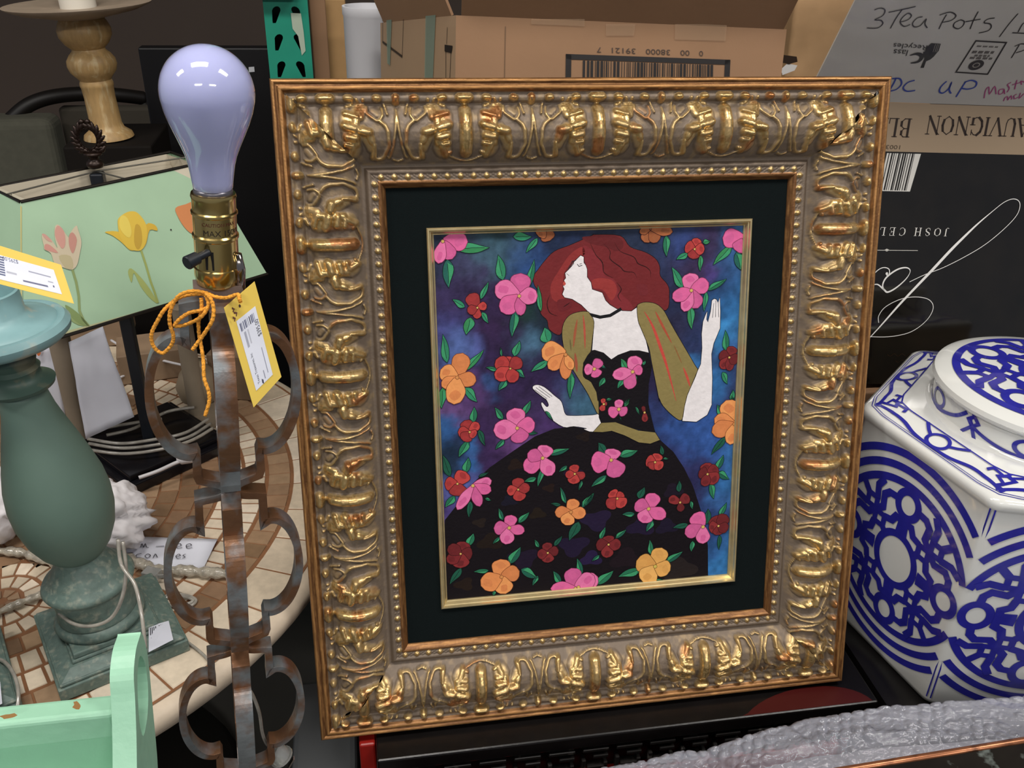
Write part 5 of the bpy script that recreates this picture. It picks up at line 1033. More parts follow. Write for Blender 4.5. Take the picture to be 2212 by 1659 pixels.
class DenseMarks(Marks):
    def stroke(s, pts, w, c, lv=None, closed=False, taper=False, clip=None):
        P = list(pts)+([pts[0]] if closed else []); out = []
        for a_, b_ in zip(P[:-1], P[1:]):
            n_ = max(1, int(math.hypot(b_[0]-a_[0], b_[1]-a_[1])/.08)); out += [(a_[0]+(b_[0]-a_[0])*i/n_, a_[1]+(b_[1]-a_[1])*i/n_) for i in range(n_)]
        if not closed: out.append(tuple(P[-1]))
        return Marks.stroke(s, out, w, c, lv, closed, taper, clip)
kd = DenseMarks(lambda u, v, h: MLt(*(np.array([[math.cos(.5), -math.sin(.5)], [math.sin(.5), math.cos(.5)]])@np.array([u, v])), h), .0003)
pattern(kd, None, .085, False); kd.mb.build('top_pattern', cobm, lid)

# ================================================================== WINE CARTON (upside down print) behind the jar
WV = unit(c2w(np.array([1, -.01, .13]))); EV = unit(c2w(np.array([.034, -1, -.335]))); EV = unit(EV-WV*(WV@EV)); NV_ = np.cross(WV, EV)
if NV_@(CAM-np.array([.8, 1.3, 1.1])) < 0: NV_ = -NV_
DV = unit(c2w(np.array([.124, -.584, -1.]))); DV = unit(DV-WV*(WV@DV))
O1 = aty(1740, 216, 1.335)
def pl1(px, py): p = onpl(px, py, O1, NV_)-O1; return (p@WV, p@EV)
hB = -pl1(1950, 829)[1]; wB = pl1(2212, 235)[0]+.09
black_card = mat('glossy_black_card', '15110b', .13, mott=.3, mscale=14, bump=.08, bscale=14, coat=.7)
print_m = mat('print', attr=True, rough=.35, coat=.3)
kraft = mat('kraft_card', '927053', .75, mott=.06, mscale=5, bump=.1, bscale=120)
kraftd = mat('kraft_card_shiny', 'a08468', .35, mott=.05, mscale=6, coat=.4, bump=.1, bscale=25)
wine = thing('wine_carton', O1-EV*hB, 'upside down black wine carton with white script lettering and grey handwritten top flap', 'carton')
q = [O1-EV*hB, O1-EV*hB+WV*wB, O1+WV*wB, O1]; bkd = .26; qb = [p-NV_*bkd for p in q]; qb[0][2] = q[0][2]; qb[1][2] = q[1][2]
b = MB(); b.hexa([*q, *qb]); b.build('box_body', black_card, wine)
def M1(u, v, h): return O1+WV*u+EV*v+NV_*(h+.0006)
k = Marks(M1, .0002)
u0, v0 = pl1(1740, 330); u1, v1 = pl1(1950, 222)
k.poly([(0, pl1(1950, 328)[1]), (wB, pl1(1950, 328)[1]), (wB, 0), (0, 0)], '96826a', 0)
sz = abs(pl1(1990, 296)[1]-pl1(1990, 257)[1]); bx, by = pl1(2227, 257)
serif(k, 'AUVIGNON', lambda x, y: (bx-x*.92, by-y), sz, '2a1c12', 2)
b2x, b2y = pl1(1969, 257)
serif(k, 'BLA', lambda x, y: (b2x-x*.92, b2y-y), sz, '2a1c12', 2)
bx, by = pl1(1948, 314); k.text('1003', lambda x, y: (bx-x*1.6, by-y), abs(pl1(1948, 323)[1]-by)*1.35, '4a3c2c', 2)
ub, vb = pl1(1974, 332); ul, vl = pl1(1877, 412); ur = pl1(1989, 332)[0]
k.poly([(ul, vl), (ur-.008, vl), (ur, vb), (ul, vb)], 'c9c6bf', 1)
rs = random.Random(3); x = pl1(1968, 340)[0]
while x > ul:
    w_ = rs.choice([.0009, .0014, .0026]); k.poly([(x, vl+.0015), (x+w_, vl+.0015), (x+w_+.004, vb), (x+.004, vb)], '17130f', 2); x -= w_+rs.choice([.0012, .002, .0028])
sz = abs(pl1(1990, 509)[1]-pl1(1990, 492)[1]); bx, by = pl1(2050, 493)
xx = 0
for ch, ad in zip('JOSH CELL', [.98, 1.32, 1.12, 1.32, .62, 1.3, 1.2, 1.1, 1]):
    if ch != ' ': serif(k, ch, lambda x, y, xx=xx: (bx-xx*1.10*sz-x*1.12, by-y), sz, 'd9d6cf', 2)
    xx += ad
lw = lambda n: n*.00062
k.stroke([pl1(1870, 540), pl1(1982, 541)], lw(1.4), 'cfccc4', 2); k.poly([pl1(1909, 540), pl1(1915, 543), pl1(1921, 540), pl1(1915, 537)], 'cfccc4', 2)
cj = lambda x, y: pl1(1780+x/3.317, 400+y/3.317)
k.stroke(spline([cj(*p) for p in [(240, 1075), (340, 1085), (480, 1083), (620, 1050), (730, 970), (780, 880), (750, 820), (660, 800), (550, 815), (440, 870), (390, 935), (390, 985)]], 6), lw(1.9), 'e4e2de', 2)
pj_ = spline([cj(*p) for p in [(300, 1118), (400, 1010), (560, 830), (760, 620), (900, 470), (1000, 370), (1100, 275), (1200, 190), (1290, 120), (1360, 98), (1400, 130), (1380, 210), (1290, 310), (1150, 425), (1000, 515), (850, 590), (720, 640), (610, 692)]], 6)
nn_ = len(pj_); k.stroke(pj_, [lw(1.8+6.2*max(0, math.sin(PI*min(1, (i/nn_)/.42)))**1.3*(1 if i/nn_ < .42 else 0)) for i in range(nn_)], 'e8e6e2', 3)
k.stroke(spline([cj(*p) for p in [(330, 720), (380, 710), (425, 745), (455, 765), (520, 730), (590, 665), (615, 612), (585, 590), (520, 605), (445, 660), (418, 715), (430, 755)]], 5), [lw(1.6+3*abs(math.sin(i*.11))) for i in range(56)], 'e4e2de', 2)
k.stroke(spline([cj(*p) for p in [(320, 690), (370, 620), (420, 590), (462, 600), (465, 635), (445, 645)]], 5), lw(2.4), 'e4e2de', 2); k.disc(*cj(448, 632), lw(3.6), lw(3.6), 'e4e2de', 2)
for j, (y_, x0, x1) in enumerate(((1215, 450, 730), (1260, 510, 690))):
    k.stroke([cj(x, y_+9*math.sin(x*.11)*(1 if x % 50 else .3)) for x in range(x0, x1, 6)], lw(.9), '3c2814', 1)
for (x, y, rx, ry) in ((640, 1290, 230, 70),): pass
k.mb.build('front_print', print_m, wine)
# grey flap leaning out towards the viewer
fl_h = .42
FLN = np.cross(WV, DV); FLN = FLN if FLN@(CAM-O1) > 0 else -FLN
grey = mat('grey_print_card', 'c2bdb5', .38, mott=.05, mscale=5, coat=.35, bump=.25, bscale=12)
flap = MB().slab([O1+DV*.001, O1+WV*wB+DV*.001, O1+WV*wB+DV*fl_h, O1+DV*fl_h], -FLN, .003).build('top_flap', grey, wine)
def pf(px, py): p = onpl(px, py, O1, FLN)-O1; return (p@WV, p@DV)
k = Marks(lambda u, v, h: O1+WV*u+DV*v+FLN*(h+.0005), .0002)
cf = lambda x, y: pf(1680+x/3.95, y/3.95)
mk = .0016
for l in [[(825, 80), (880, 65), (915, 85), (895, 130), (830, 165), (880, 170), (895, 200), (850, 235), (760, 235)], [(945, 102), (1060, 78), (1175, 52)], [(1060, 80), (1010, 150), (960, 240)],
          [(1045, 185), (1110, 165), (1140, 130), (1110, 110), (1060, 150), (1045, 190), (1080, 222), (1130, 205)], [(1235, 140), (1190, 150), (1150, 195), (1165, 225), (1215, 215), (1265, 160), (1255, 200), (1275, 235)],
          [(1440, 120), (1400, 190), (1375, 245)], [(1380, 125), (1470, 100), (1520, 130), (1480, 170), (1400, 188)], [(1560, 165), (1510, 190), (1500, 225), (1540, 242), (1580, 215), (1590, 180), (1560, 165)],
          [(1710, 95), (1670, 170), (1640, 245)], [(1600, 182), (1730, 160)], [(1850, 150), (1790, 160), (1760, 190), (1810, 200), (1820, 230), (1790, 260), (1715, 278)], [(2050, 112), (1970, 205), (1890, 312)],
          [(2125, 190), (2090, 200), (2050, 270)], [(2000, 276), (2125, 282)], [(2060, 380), (2030, 430), (1992, 492)], [(2020, 392), (2080, 370), (2125, 385), (2110, 420), (2030, 448)]]:
    k.stroke(spline([cf(*p) for p in l], 4) if len(l) > 2 else [cf(*p) for p in l], mk, '2e2a2c', 2)
for l in [[(1010, 662), (985, 715), (950, 772)], [(975, 668), (1040, 668), (1055, 715), (1010, 760), (945, 776)], [(1168, 682), (1110, 700), (1070, 745), (1100, 775), (1172, 768)], [(1440, 690), (1390, 740), (1380, 780), (1412, 790), (1460, 750), (1482, 700), (1462, 760), (1478, 795)], [(1605, 690), (1560, 760), (1520, 825)], [(1590, 700), (1650, 682), (1695, 700), (1680, 740), (1620, 757), (1570, 750)]]:
    k.stroke(spline([cf(*p) for p in l], 4), mk*1.5, '33479c', 2)
for l in [[(1760, 835), (1772, 770), (1800, 740), (1806, 800), (1850, 735), (1862, 800)], [(1925, 755), (1890, 765), (1885, 800), (1920, 790), (1930, 758), (1935, 800)], [(1990, 700), (1960, 720), (1975, 750), (1955, 785)], [(2040, 680), (2020, 760)], [(2000, 720), (2070, 700)], [(1925, 860), (1940, 830), (1960, 822), (1962, 850), (1990, 815), (1995, 845)], [(2040, 800), (2015, 815), (2020, 840), (2050, 825)], [(2070, 790), (2060, 835), (2100, 795)], [(2080, 720), (2075, 690), (2110, 700)]]:
    k.stroke(spline([cf(*p) for p in l], 4), mk*1.05, 'a8487c', 2)
# printed recycling marks, upside down like the rest of the print
g0 = cf(1285, 385); ex = np.array(cf(1185, 378))-g0; ey = np.array(cf(1272, 430))-g0
k.text('Recycles', lambda x, y: tuple(np.array(g0)+ex/100*x*18.5*4.6+ey/46*y*62), 1, '35322f', 2)
g0 = cf(1120, 425); ex = np.array(cf(1020, 418))-g0; ey = np.array(cf(1106, 470))-g0
k.text('lass', lambda x, y: tuple(np.array(g0)+ex/100*x*92+ey/46*y*74), 1, '35322f', 2)
k.stroke(spline([cf(*p) for p in [(1125, 470), (1185, 455), (1225, 470), (1222, 500), (1190, 525), (1130, 535)]], 5), [.0008+.0052*math.sin(PI*i/25)**.7 for i in range(26)], '2a2826', 2)
k.poly([cf(*p) for p in [(1310, 365), (1390, 370), (1372, 430), (1330, 480), (1300, 505), (1265, 520), (1245, 575), (1218, 575), (1250, 500), (1240, 440), (1262, 430), (1270, 400)]], '2a2826', 2)
for x_ in (1345, 1362, 1376): k.stroke([cf(x_, 372), cf(x_-22, 440)], .0006, '9d968c', 3)
k.stroke([cf(*p) for p in [(1690, 345), (1950, 360), (1790, 630), (1520, 612)]], .0022, '2f2b2c', 2, True)
for (x0, y0, x1, y1, w_) in [(1700, 390, 1880, 398, .0022), (1660, 440, 1845, 445, .0045), (1680, 470, 1810, 475, .0035), (1640, 490, 1830, 497, .0035)]:
    n_ = 14; pts = [(x0+(x1-x0)*i/n_, y0+(y1-y0)*i/n_) for i in range(n_+1)]
    for i in range(n_):
        if i % 4 != 3: k.stroke([cf(*pts[i]), cf(pts[i+1][0]-3, pts[i+1][1])], w_, '5b5552', 2)
c0 = cf(1692, 552); k.poly([(c0[0]+.0115*math.cos(a), c0[1]+.0095*math.sin(a)) for a in np.linspace(0, 2*PI, 20)[:-1]], '3a3638', 2); k.circle(c0[0], c0[1], .005, .004, .0015, '9d968c', 3, 14)
k.mb.build('handwriting_and_print', print_m, flap)
# carton it stands on
zs = min((O1-EV*hB)[2], (O1-EV*hB+WV*wB)[2])-.002; yf = (O1-EV*hB)[1]-.02
tag(bevel(MB().box((1.12, yf+.18, zs/2), (.86, .36, zs)).build('support_carton', kraft), .003), 'tan cardboard carton under the black wine carton', 'carton')

# ================================================================== OPEN CARTON WITH BARCODE
O2 = aty(985, 33, 1.40)
def pl2(px, py): p = onpl(px, py, O2, NV_)-O2; return (p@WV, p@EV)
w2 = pl2(1692, 70)[0]; h2_ = .42
carton = thing('open_carton', O2-EV*h2_, 'open cardboard carton with an upside down barcode, behind the top of the gilt frame', 'carton')
def _px(P):
    v = P-CAM; v = v[0]*RX+v[1]*AY+v[2]*UP if False else np.array([v[0]*RX[i]+v[1]*AY[i]+v[2]*UP[i] for i in range(3)]); return CX+F*v[0]/v[2]
sd_ = min((unit(-NV_*math.cos(f_)-WV*math.sin(f_))*.30 for f_ in np.linspace(-.4, 1.3, 240)), key=lambda s_: abs(_px(O2+s_-EV*.12)-824))
fA = [O2-EV*h2_, O2-EV*h2_+WV*w2, O2+WV*w2, O2]; b = MB(); b.slab(fA, -NV_, .005); b.build('front_panel', kraft, carton)
sn = unit(np.cross(sd_, EV)); sn = sn if sn@(CAM-O2) > 0 else -sn
b = MB(); b.slab([O2+sd_-EV*h2_, O2-EV*h2_, O2, O2+sd_], -sn, .005); b.build('side_panel', kraftd, carton)
OB = O2+sd_; b = MB(); b.slab([OB-EV*h2_, OB+WV*w2-EV*h2_, OB+WV*w2, OB], -NV_, .005); b.slab([O2+WV*w2-EV*h2_, OB+WV*w2-EV*h2_, OB+WV*w2, O2+WV*w2], WV, .005); b.build('rear_panels', kraft, carton)
fd2 = unit(DV*.95+EV*.05); fd2 = unit(fd2-WV*(fd2@WV)); fn2 = np.cross(WV, fd2); fn2 = fn2 if fn2@(CAM-O2) > 0 else -fn2
fq = [O2+WV*.008, O2+WV*w2, O2+WV*(w2+.012)+fd2*.17, O2+WV*.002+fd2*.17]
MB().slab(fq, -fn2, .004).build('open_flap', kraft, carton)
sf = unit(EV*.9+sn*.45); MB().slab([O2+sd_*.95, O2+sd_*.05, O2+sd_*.05+sf*.10, O2+sd_*.95+sf*.12], -unit(np.cross(sf, sd_)), .004).build('open_flap', kraft, carton)
k = Marks(lambda u, v, h: O2+WV*u+EV*v+NV_*(h+.0005), .0002)
cb = lambda x, y: pl2(1060+x/3.16, y/3.16)
BK = '1f1a18'
k.poly([cb(512, 368), cb(1635, 408), cb(1634, 442), cb(512, 404)], BK, 2); k.poly([cb(512, 368), cb(550, 370), cb(546, 620), cb(508, 620)], BK, 2); k.poly([cb(1598, 408), cb(1635, 408), cb(1625, 640), cb(1588, 640)], BK, 2)
rs = random.Random(11); x = 628
while x < 1510:
    w_ = rs.choice([5, 5, 9, 16, 18]); y_ = 412+(x-628)*.035; k.poly([cb(x, y_), cb(x+w_, y_+.3), cb(x+w_-4, 640), cb(x-4, 640)], BK, 3); x += w_+rs.choice([6, 8, 13])
for txt, xr, xl in (('7', 756, 724), ('39121', 992, 826), ('38000', 1228, 1058), ('00', 1358, 1294), ('0', 1450, 1422)):
    yb_ = 322+(xr-724)*.036; g0 = np.array(cb(xr, yb_)); gx_ = (np.array(cb(xl, yb_-(xr-xl)*.036))-g0); gy_ = np.array(cb(xr, yb_+36))-g0
    vs, fs = glyphs(txt); wd = max(v[0] for v in vs)
    k.text(txt, lambda x, y: tuple(g0+gx_*x/wd+gy_*y/.70), 1, '43352c', 2)
k.stroke([cb(100, 180), cb(92, 600)], .0012, '6b5138', 1)
k.mb.build('barcode_print', print_m, carton)
tape = mat('clear_tape', 'b8997a', .12, alpha=.35, coat=.6, bump=.3, bscale=40)
for qd in ([(785, 60), (985, 60), (975, 245), (785, 245)], [(1255, 140), (1610, 150), (1600, 280), (1255, 270)], [(275, 100), (640, 105), (640, 180), (275, 165)]):
    k = Marks(lambda u, v, h: O2+WV*u+EV*v+NV_*(h+.0016), .0002); k.poly([cb(p[0], max(p[1], 130 if p[0] < 700 else 165)) for p in qd], 'b8997a', 1); k.mb.build('tape', tape, carton)
ks = Marks(lambda u, v, h: O2+sd_*u+EV*v+sn*(h+.0006), .0002)
def ps(px, py): p = onpl(px, py, O2, sn)-O2; return (float(p@sd_/(sd_@sd_)), float(p@EV))
k = ks
c5 = lambda x, y: ps(560+x/4.096, y/4.096)
ks.stroke([c5(*p) for p in [(1095, 60), (1280, 160), (1268, 500), (1095, 370)]], .004, '3a2a20', 2, True)
ks.stroke([c5(1668, 240), c5(1662, 390)], .0035, '221a16', 2); ks.poly([c5(*p) for p in [(1645, 395), (1715, 405), (1705, 470), (1645, 455)]], '221a16', 2); ks.stroke([c5(1655, 450), c5(1655, 700)], .004, '221a16', 2); ks.stroke([c5(1700, 460), c5(1690, 700)], .004, '221a16', 2)
ks.mb.build('side_print', print_m, carton)
tt = mat('green_tape', '7d8f80', .2, alpha=.7)
for qd in ([(1130, 0), (1185, 0), (1165, 580), (1140, 560)], [(1480, 100), (1570, 90), (1545, 690), (1470, 690)]):
    k = Marks(lambda u, v, h: O2+sd_*u+EV*v+sn*(h+.0014), .0002); k.poly([c5(*p) for p in qd], '7f8c7c', 1); k.mb.build('tape', tt, carton)
# stack of cartons carrying it
bz = min(p[2] for p in (O2-EV*h2_, O2-EV*h2_+WV*w2, OB-EV*h2_, OB-EV*h2_+WV*w2))-.006
tag(bevel(MB().box((.37, 1.60, bz/2), (.56, .30, bz)).build('support_carton', kraft), .003), 'plain cardboard carton hidden behind the gilt frame, carrying the open carton', 'carton')
# kraft paper parcel between the cartons
n_ = 60; U, V = np.meshgrid(np.linspace(0, 1, n_), np.linspace(0, 1, n_), indexing='ij')
pa = aty(1640, 240, 1.62); pb_ = aty(1930, 240, 1.62); pt_ = aty(1640, -120, 1.62)
vs = []; 
bm = bmesh.new(); bmesh.ops.create_cube(bm, size=1); bmesh.ops.subdivide_edges(bm, edges=bm.edges[:], cuts=30, use_grid_fill=True)
Vc = np.array([v.co[:] for v in bm.verts]); Fc = [[v.index for v in f.verts] for f in bm.faces]; bm.free()
sc_ = np.array([.34, .22, .62]); cc_ = np.array([.98, 1.80, pa[2]+.02]); zt_ = pt_[2]
Pn = Vc*sc_; cr1 = np.abs(vnoise(Pn[:, 0]*14+3, Pn[:, 2]*14+Pn[:, 1]*9, 5)-.5); cr2 = vnoise(Pn[:, 0]*5, Pn[:, 2]*5, 6)
Pn = Pn*(1-.16*cr1-.10*(cr2-.5))[:, None]*(1-.25*np.clip((np.abs(Vc[:, 0])-.38), 0, 1))[:, None]+cc_
par = tag(mkobj('kraft_parcel', Pn, Fc, mat('kraft_paper', 'b08d66', .6, mott=.08, mscale=12, bump=.5, bscale=30), None, True), 'crumpled brown paper parcel standing between the two big cartons', 'parcel')
ho = aty(1710, 128, par.location[1]+1.60)
k = Marks(lambda u, v, h: aty(u, v, 1.655)+np.array([0, -h, 0]), .001)
k.poly([(1686, 150), (1700, 137), (1722, 141), (1716, 152), (1690, 162)], 'd8d6d4', 1); k.poly([(1682, 128), (1690, 118), (1720, 122), (1722, 133), (1704, 138), (1686, 135)], '33271f', 2)
k.mb.build('torn_hole', print_m, par)
par_z = cc_[2]-.31
tag(MB().box((.98, 1.84, par_z/2), (.30, .22, par_z)).build('support_carton', kraft), 'cardboard carton under the brown paper parcel', 'carton')

# ================================================================== BUBBLE WRAP AND COPPER FRAME (front right)
ctrl = [(868, 1656, .618), (1100, 1646, .622), (1250, 1645, .624), (1330, 1634, .626), (1400, 1618, .63), (1475, 1602, .63), (1512, 1606, .628), (1560, 1585, .645), (1640, 1560, .66), (1740, 1531, .675), (1840, 1518, .69), (1900, 1506, .70), (2000, 1504, .71), (2100, 1492, .72), (2212, 1483, .735), (2330, 1476, .745)]
edge = np.array([atz(px, py, z) for px, py, z in ctrl]); ss_ = np.cumsum(np.r_[0, np.linalg.norm(np.diff(edge, axis=0), axis=1)])
NS, NT = 780, 210
S_ = np.linspace(0, ss_[-1], NS); E3 = np.stack([np.interp(S_, ss_, edge[:, i]) for i in range(3)], 1)
T_ = np.linspace(0, 1, NT); wid = .235
G = np.zeros((NS, NT, 3)); 
tt_ = T_[None, :]; Sg = S_[:, None]
fold = .010*(vnoise(Sg*9+2, tt_*3, 7)-.5)+.008*(vnoise(Sg*22, tt_*9, 8)-.5)
cre = -.006*np.exp(-((Sg-.50-.10*tt_)/.008)**2)+.005*np.exp(-((tt_-.32-.08*np.sin(Sg*9))/.035)**2)-.004*np.exp(-((tt_-.42)/.03)**2)
roll = -.05*np.clip(1-tt_/.10, 0, 1)**2
G[..., 0] = E3[:, None, 0]+0*tt_; G[..., 1] = E3[:, None, 1]+.006-tt_*wid; G[..., 2] = E3[:, None, 2]+roll*1.2-.0*tt_+fold*np.clip(tt_*8, .3, 1)+cre-.02*tt_**2
bp_ = .0160; wj = (vnoise(Sg*30, tt_*9, 15)-.5)*.012; yy = tt_*wid+wj; Sj = Sg+wj*.8; row = np.floor(yy/(bp_*.866)); xo = (Sj/bp_+.5*(row % 2)) % 1-.5; yo2 = (yy/(bp_*.866)) % 1-.5
dd = np.hypot(xo*bp_, yo2*bp_*.866)/.0068; bub = np.clip(1-dd**4, 0, 1)**.5; pop = vnoise(Sg*45, tt_*12, 10)
fine = np.abs(vnoise(Sg*120+tt_*30, tt_*34-Sg*20, 11, 4)-.5); big = np.abs(vnoise(Sg*16, tt_*5, 19, 3)-.5)
G[..., 2] += bub*.0042*np.clip((pop-.33)*5, .08, 1)+(.5-fine)*.0045*np.clip((.62-pop)*5, .25, 1)-big*.009
bwm = bpy.data.materials.new('bubble_wrap'); bwm.use_nodes = True; nt = bwm.node_tree; N = nt.nodes; bs = N['Principled BSDF']
bs.inputs['Base Color'].default_value = (*lin('cfd1de'), 1); bs.inputs['Roughness'].default_value = .09; bs.inputs['Coat Weight'].default_value = 1; bs.inputs['Coat Roughness'].default_value = .04; bs.inputs['Specular IOR Level'].default_value = 1; bs.inputs['Alpha'].default_value = .36
tcn = N.new('ShaderNodeTexCoord'); nz = N.new('ShaderNodeTexNoise'); nz.inputs['Scale'].default_value = 160; nz.inputs['Detail'].default_value = 5; bpn = N.new('ShaderNodeBump'); bpn.inputs['Strength'].default_value = .9; bpn.inputs['Distance'].default_value = .002
nt.links.new(tcn.outputs['Object'], nz.inputs['Vector']); nt.links.new(nz.outputs['Fac'], bpn.inputs['Height']); nt.links.new(bpn.outputs[0], bs.inputs['Normal']); nt.links.new(bpn.outputs[0], bs.inputs['Coat Normal'])
o = gridmesh('bubble_wrap', G, bwm, None, None, True); tag(o, 'crinkled sheet of clear bubble wrap in front of the black chest and jar', 'bubble wrap')
ew = E3[:, 0]; 
c_ = mat('dark_board', '3a3836', .7)
# wrapped package under the sheet, then a crate on the floor
pkv = []; xs_ = np.linspace(0, NS-1, 26).astype(int)
top = [(G[i, 0, 0], G[i, 14, 1]-.004, G[i, :, 2].min()-.016) for i in xs_]
b = MB(); vs = []; fs = []
for (x, y, z) in top: vs += [(x, y-.002, z), (x, y-wid+.03, z), (x, y-wid+.03, .40), (x, y-.002, .40)]
for i in range(len(top)-1):
    for j in range(4): fs.append([i*4+j, i*4+(j+1) % 4, (i+1)*4+(j+1) % 4, (i+1)*4+j])
fs += [[0, 1, 2, 3], [(len(top)-1)*4+j for j in (3, 2, 1, 0)]]
tag(b.add(vs, fs).build('wrapped_package', mat('package_grey', '807e84', .6, mott=.1, mscale=8)), 'grey wrapped package hidden under the bubble wrap', 'package')
tag(MB().box((.46, .60, .1995), (.92, .20, .399)).build('wooden_crate', mat('dark_wood', '2c211a', .6)), 'dark wooden crate under the bubble wrapped package', 'crate')
cA1, cB1 = atz(1835, 1662, .71), atz(2225, 1598, .745)
dx_ = unit(cB1-cA1); dn_ = unit(np.cross([0, 0, 1], dx_)); 
cpf = thing('copper_edged_frame', (cA1+cB1)/2, 'flat black picture frame with worn copper edge, lying on the bubble wrap at bottom right', 'picture frame')
copp = mat('copper_edge', 'a0694a', .3, .7, mott=.2, mscale=40, col2='5a3a2a', thr=(.55, .7))
a_ = cA1-dx_*.25; b_ = cB1+dx_*.3; b = MB(); b.tube([a_, b_], .0045, 10); b.build('copper_edge', copp, cpf, True)
up_ = unit(np.cross(dx_, -dn_)); up_ = up_ if up_[2] > 0 else -up_
b = MB(); b.hexa([a_-dn_*.005-up_*.004, b_-dn_*.005-up_*.004, b_-dn_*.16-up_*.004, a_-dn_*.16-up_*.004, a_-dn_*.005+up_*.002, b_-dn_*.005+up_*.002, b_-dn_*.16+up_*.002, a_-dn_*.16+up_*.002]); b.build('black_face', mat('black_gesso', '17130f', .3, mott=.3, mscale=30, col2='5a605c', thr=(.66, .72)), cpf)

# ================================================================== BACKGROUND, TOP LEFT TO TOP CENTRE
RY = 1.93
post = thing('rack_upright', tuple(aty(620, 80, RY)*[1, 1, 0]), 'green steel rack upright with rows of teardrop holes behind the gilt frame', 'rack')
xl_, xr_ = aty(567, 0, RY)[0], aty(664, 0, RY)[0]; xc_ = (xl_+xr_)/2; zr0 = aty(600, 150, RY)[2]
holes = []
zi = -12
tear = [(math.cos(a)*.0085, math.sin(a)*.0085+.008) for a in np.linspace(-.5, PI+.5, 9)]+[(-.0042, -.012), (-.003, -.016), (.003, -.016), (.0042, -.012)]
for i in range(-5, 8):
    for s in (-1, 1):
        hx, hz = xc_+s*.0205, zr0+i*.0508
        holes.append([(hx+p[0]*.95-s*.004*(p[1]/.016), hz+p[1]*.95) for p in tear][::-1])
grn = mat('rack_green', '1f8a72', .45, mott=.06, mscale=10)
b = MB(); b.prism([(xl_, .0), (xr_, .0), (xr_, 2.6), (xl_, 2.6)], lambda u, v, h: np.array([u, RY+h, v]), .0025, holes); b.build('post_face', grn, post)
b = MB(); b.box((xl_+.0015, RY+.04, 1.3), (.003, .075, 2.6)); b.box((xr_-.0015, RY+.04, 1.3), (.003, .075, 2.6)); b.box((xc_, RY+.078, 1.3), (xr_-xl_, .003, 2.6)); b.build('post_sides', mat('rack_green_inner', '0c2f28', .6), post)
k = Marks(lambda u, v, h: np.array([*(aty(u, v, RY-.001-h))]), .0003)
k.poly([(628, 28), (650, 29), (656, 70), (660, 110), (652, 120), (644, 78), (632, 62)], 'a9b7a4', 1); k.mb.build('torn_tape', print_m, post)
MB().box((aty(585, -6, RY)[0], RY-.015, aty(585, -4, RY)[2]+.036), (.10, .03, .06)).build('red_bracket', mat('rack_orange', 'c85a44', .5), post)
k = None
y_ = 2.02
def upbox(name, x0, x1, ytop, y, dep, mt, label, cat, zb=0, parent=None):
    p0, p1 = aty(x0, ytop, y), aty(x1, ytop, y); 
    o = MB().box(((p0[0]+p1[0])/2, y+dep/2, (p0[2]+zb)/2), (p1[0]-p0[0], dep, p0[2]-zb)).build(name, mt, parent); bevel(o, .003)
    return tag(o, label, cat)
upbox('cardboard_sheet', 664, 700, -30, 1.98, .012, kraft, 'narrow upright cardboard sheet just right of the green rack upright', 'cardboard')
upbox('tan_carton', 690, 745, -3, 2.02, .25, mat('tan_card', 'b08b5c', .7, mott=.05), 'tan carton between the rack upright and the white cylinder', 'carton')
rc_ = aty(800, 20, 1.72); rl_ = aty(740, 20, 1.72); rr_ = rc_[0]-rl_[0]
MBr = MB(); MBr.lathe([(rr_, 0), (rr_, rc_[2]-.016), (rr_+.0015, rc_[2]-.014), (rr_+.0015, rc_[2]), (rr_-.003, rc_[2]), (rr_-.003, rc_[2]-.25), (0, rc_[2]-.25)], (rc_[0], rc_[1]+rr_, 0), n=64)
tag(MBr.build('white_cylinder', mat('white_shade', 'd8d8dc', .6), None, True, 40), 'tall white open cylinder beside the open cardboard carton', 'cylinder')
# black panel, chair, candlestick
py_ = 2.35; pA, pB = aty(297, 103, py_), aty(740, 112, py_)
pan = thing('black_screen', ((pA[0]+pB[0])/2, py_+.02, 0), 'large black flat screen panel standing behind the bulb', 'screen')
bevel(MB().box(((pA[0]+pB[0])/2, py_+.02, pA[2]/2+.0), (pB[0]-pA[0], .04, pA[2])).build('panel', mat('black_panel', '0b0a0d', .5), pan), .004)
lq = [aty(537, 145, py_-.001), aty(549, 144, py_-.001), aty(550, 155, py_-.001), aty(538, 156, py_-.001)]
MB().slab(lq, (0, -1, 0), .0008).build('white_label', mat('white_sticker', 'c9ccd2', .5), pan)
wood = mat('pale_turned_wood', 'a8895a', .5, mott=.15, mscale=14, col2='c9b891', thr=(.56, .8), stretch=(6, 6, 1.5), bump=.15)
cyd = 2.0; c0 = aty(236, 296, cyd); c1 = aty(172, 25, cyd); cax = unit(c1-c0); Lc = np.linalg.norm(c1-c0); ppc = Lc/278
cs_ = thing('candlestick', c0, 'tall turned pale wood candlestick with wide drip pan and white candle, top left', 'candlestick')
W = lambda v: v*cyd*1.12/1950
pr = [(W(43), 0), (W(41), .010), (W(30), .022), (W(27), .035), (W(26), .10), (W(27), .125), (W(28), .128), (W(28), .135), (W(26), .142), (W(30), .150), (W(38), .163), (W(41), .178), (W(40), .190), (W(34), .203), (W(28), .211), (W(27), .216), (W(36), .228), (W(43), .245), (W(44), .26), (W(40), .275), (W(36), .285)]
k_ = Lc/.30
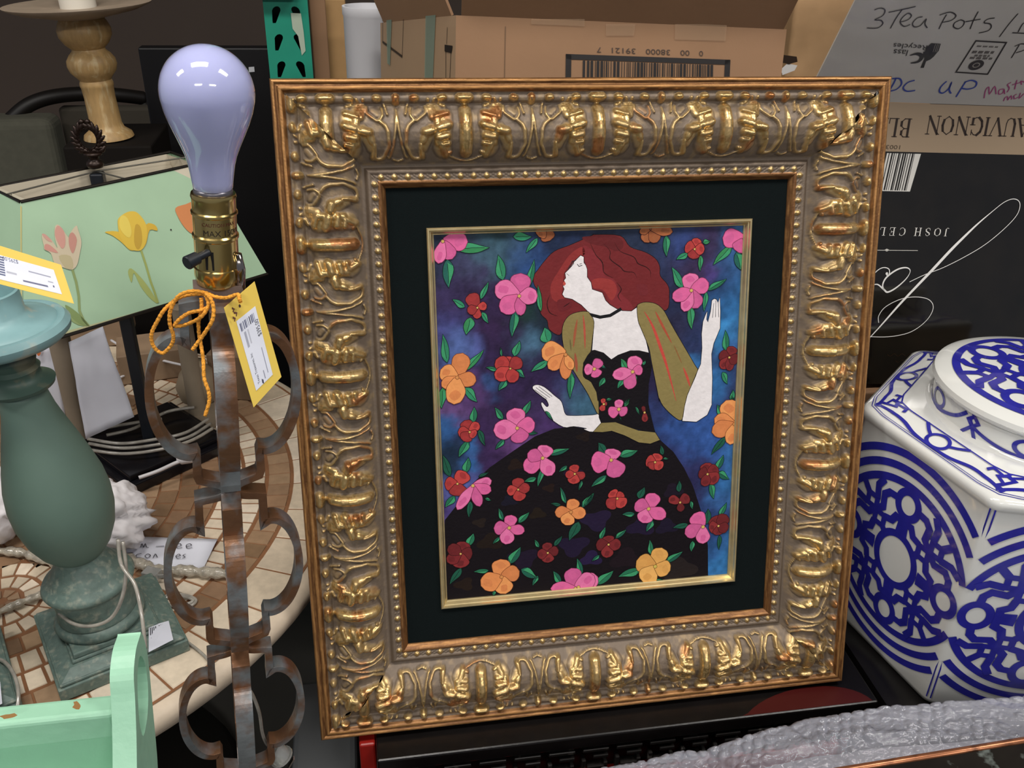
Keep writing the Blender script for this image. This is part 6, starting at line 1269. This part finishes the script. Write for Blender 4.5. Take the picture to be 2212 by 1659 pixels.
MB().lathe([(r_, z*k_) for r_, z in pr], c0, cax, 40).build('turned_stem', wood, cs_, True, 50)
MB().lathe([(W(36), .285*k_), (W(60), .292*k_), (W(95), .302*k_), (W(117), .314*k_), (W(119), .318*k_), (W(112), .318*k_), (W(60), .311*k_), (0, .308*k_)], c0, cax, 56).build('drip_pan', mat('pale_pan', 'a08f7c', .5, mott=.1), cs_, True, 40)
cn_ = MB().lathe([(W(29), .309*k_), (W(29), .309*k_+.10), (W(26), .309*k_+.102), (0, .309*k_+.1)], c0, cax, 40).build('candle', mat('candle_wax', 'ded8cb', .5), cs_, True, 40)
tag(bevel(MB().box((c0[0]+.01, c0[1]+.03, c0[2]/2-.001), (.17, .20, c0[2]-.002)).build('dark_cabinet', mat('dark_cabinet', '120e0b', .8, spec=.2)), .004), 'dark low cabinet under the tall wood candlestick', 'cabinet')
# dark chair with curved rail behind
ch = thing('curved_back_chair', tuple(aty(150, 300, 3.0)*[1, 1, 0]), 'dark chair with curved rail and dull olive cushion behind the wood candlestick', 'chair')
arc = spline([aty(20, 262, 3.0), aty(60, 228, 3.02), aty(110, 210, 3.05), aty(175, 203, 3.1), aty(250, 205, 3.15), aty(310, 212, 3.2)], 6)
MB().tube(arc, .022, 12).build('back_rail', mat('dark_frame', '120e0b', .5), ch, True)
for i in (0, -1): MB().tube([arc[i], arc[i]*[1, 1, 0]+[0, 0, .0]], .018, 10).build('leg', mat('dark_frame', '120e0b', .5), ch, True)
ct = aty(50, 262, 2.9); bevel(MB().box((ct[0]-.10, 2.98, ct[2]-.20), (.34, .12, .40)).build('cushion', mat('olive_cloth', '57564a', .9, mott=.08)), .03, 4).parent = None
o = bpy.data.objects['cushion']; o.name = 'cushion'; o.parent = ch; o.matrix_parent_inverse = Matrix.Translation(-ch.location)
bevel(MB().box((ct[0]+.35, 3.1, ct[2]-.17), (.60, .05, .34)).build('back_panel', mat('dull_cloth', '3d382f', .9), ch), .01)
MB().box((ct[0]+.15, 2.95, .40), (.8, .5, .06)).build('seat', mat('dark_frame', '120e0b', .5), ch)
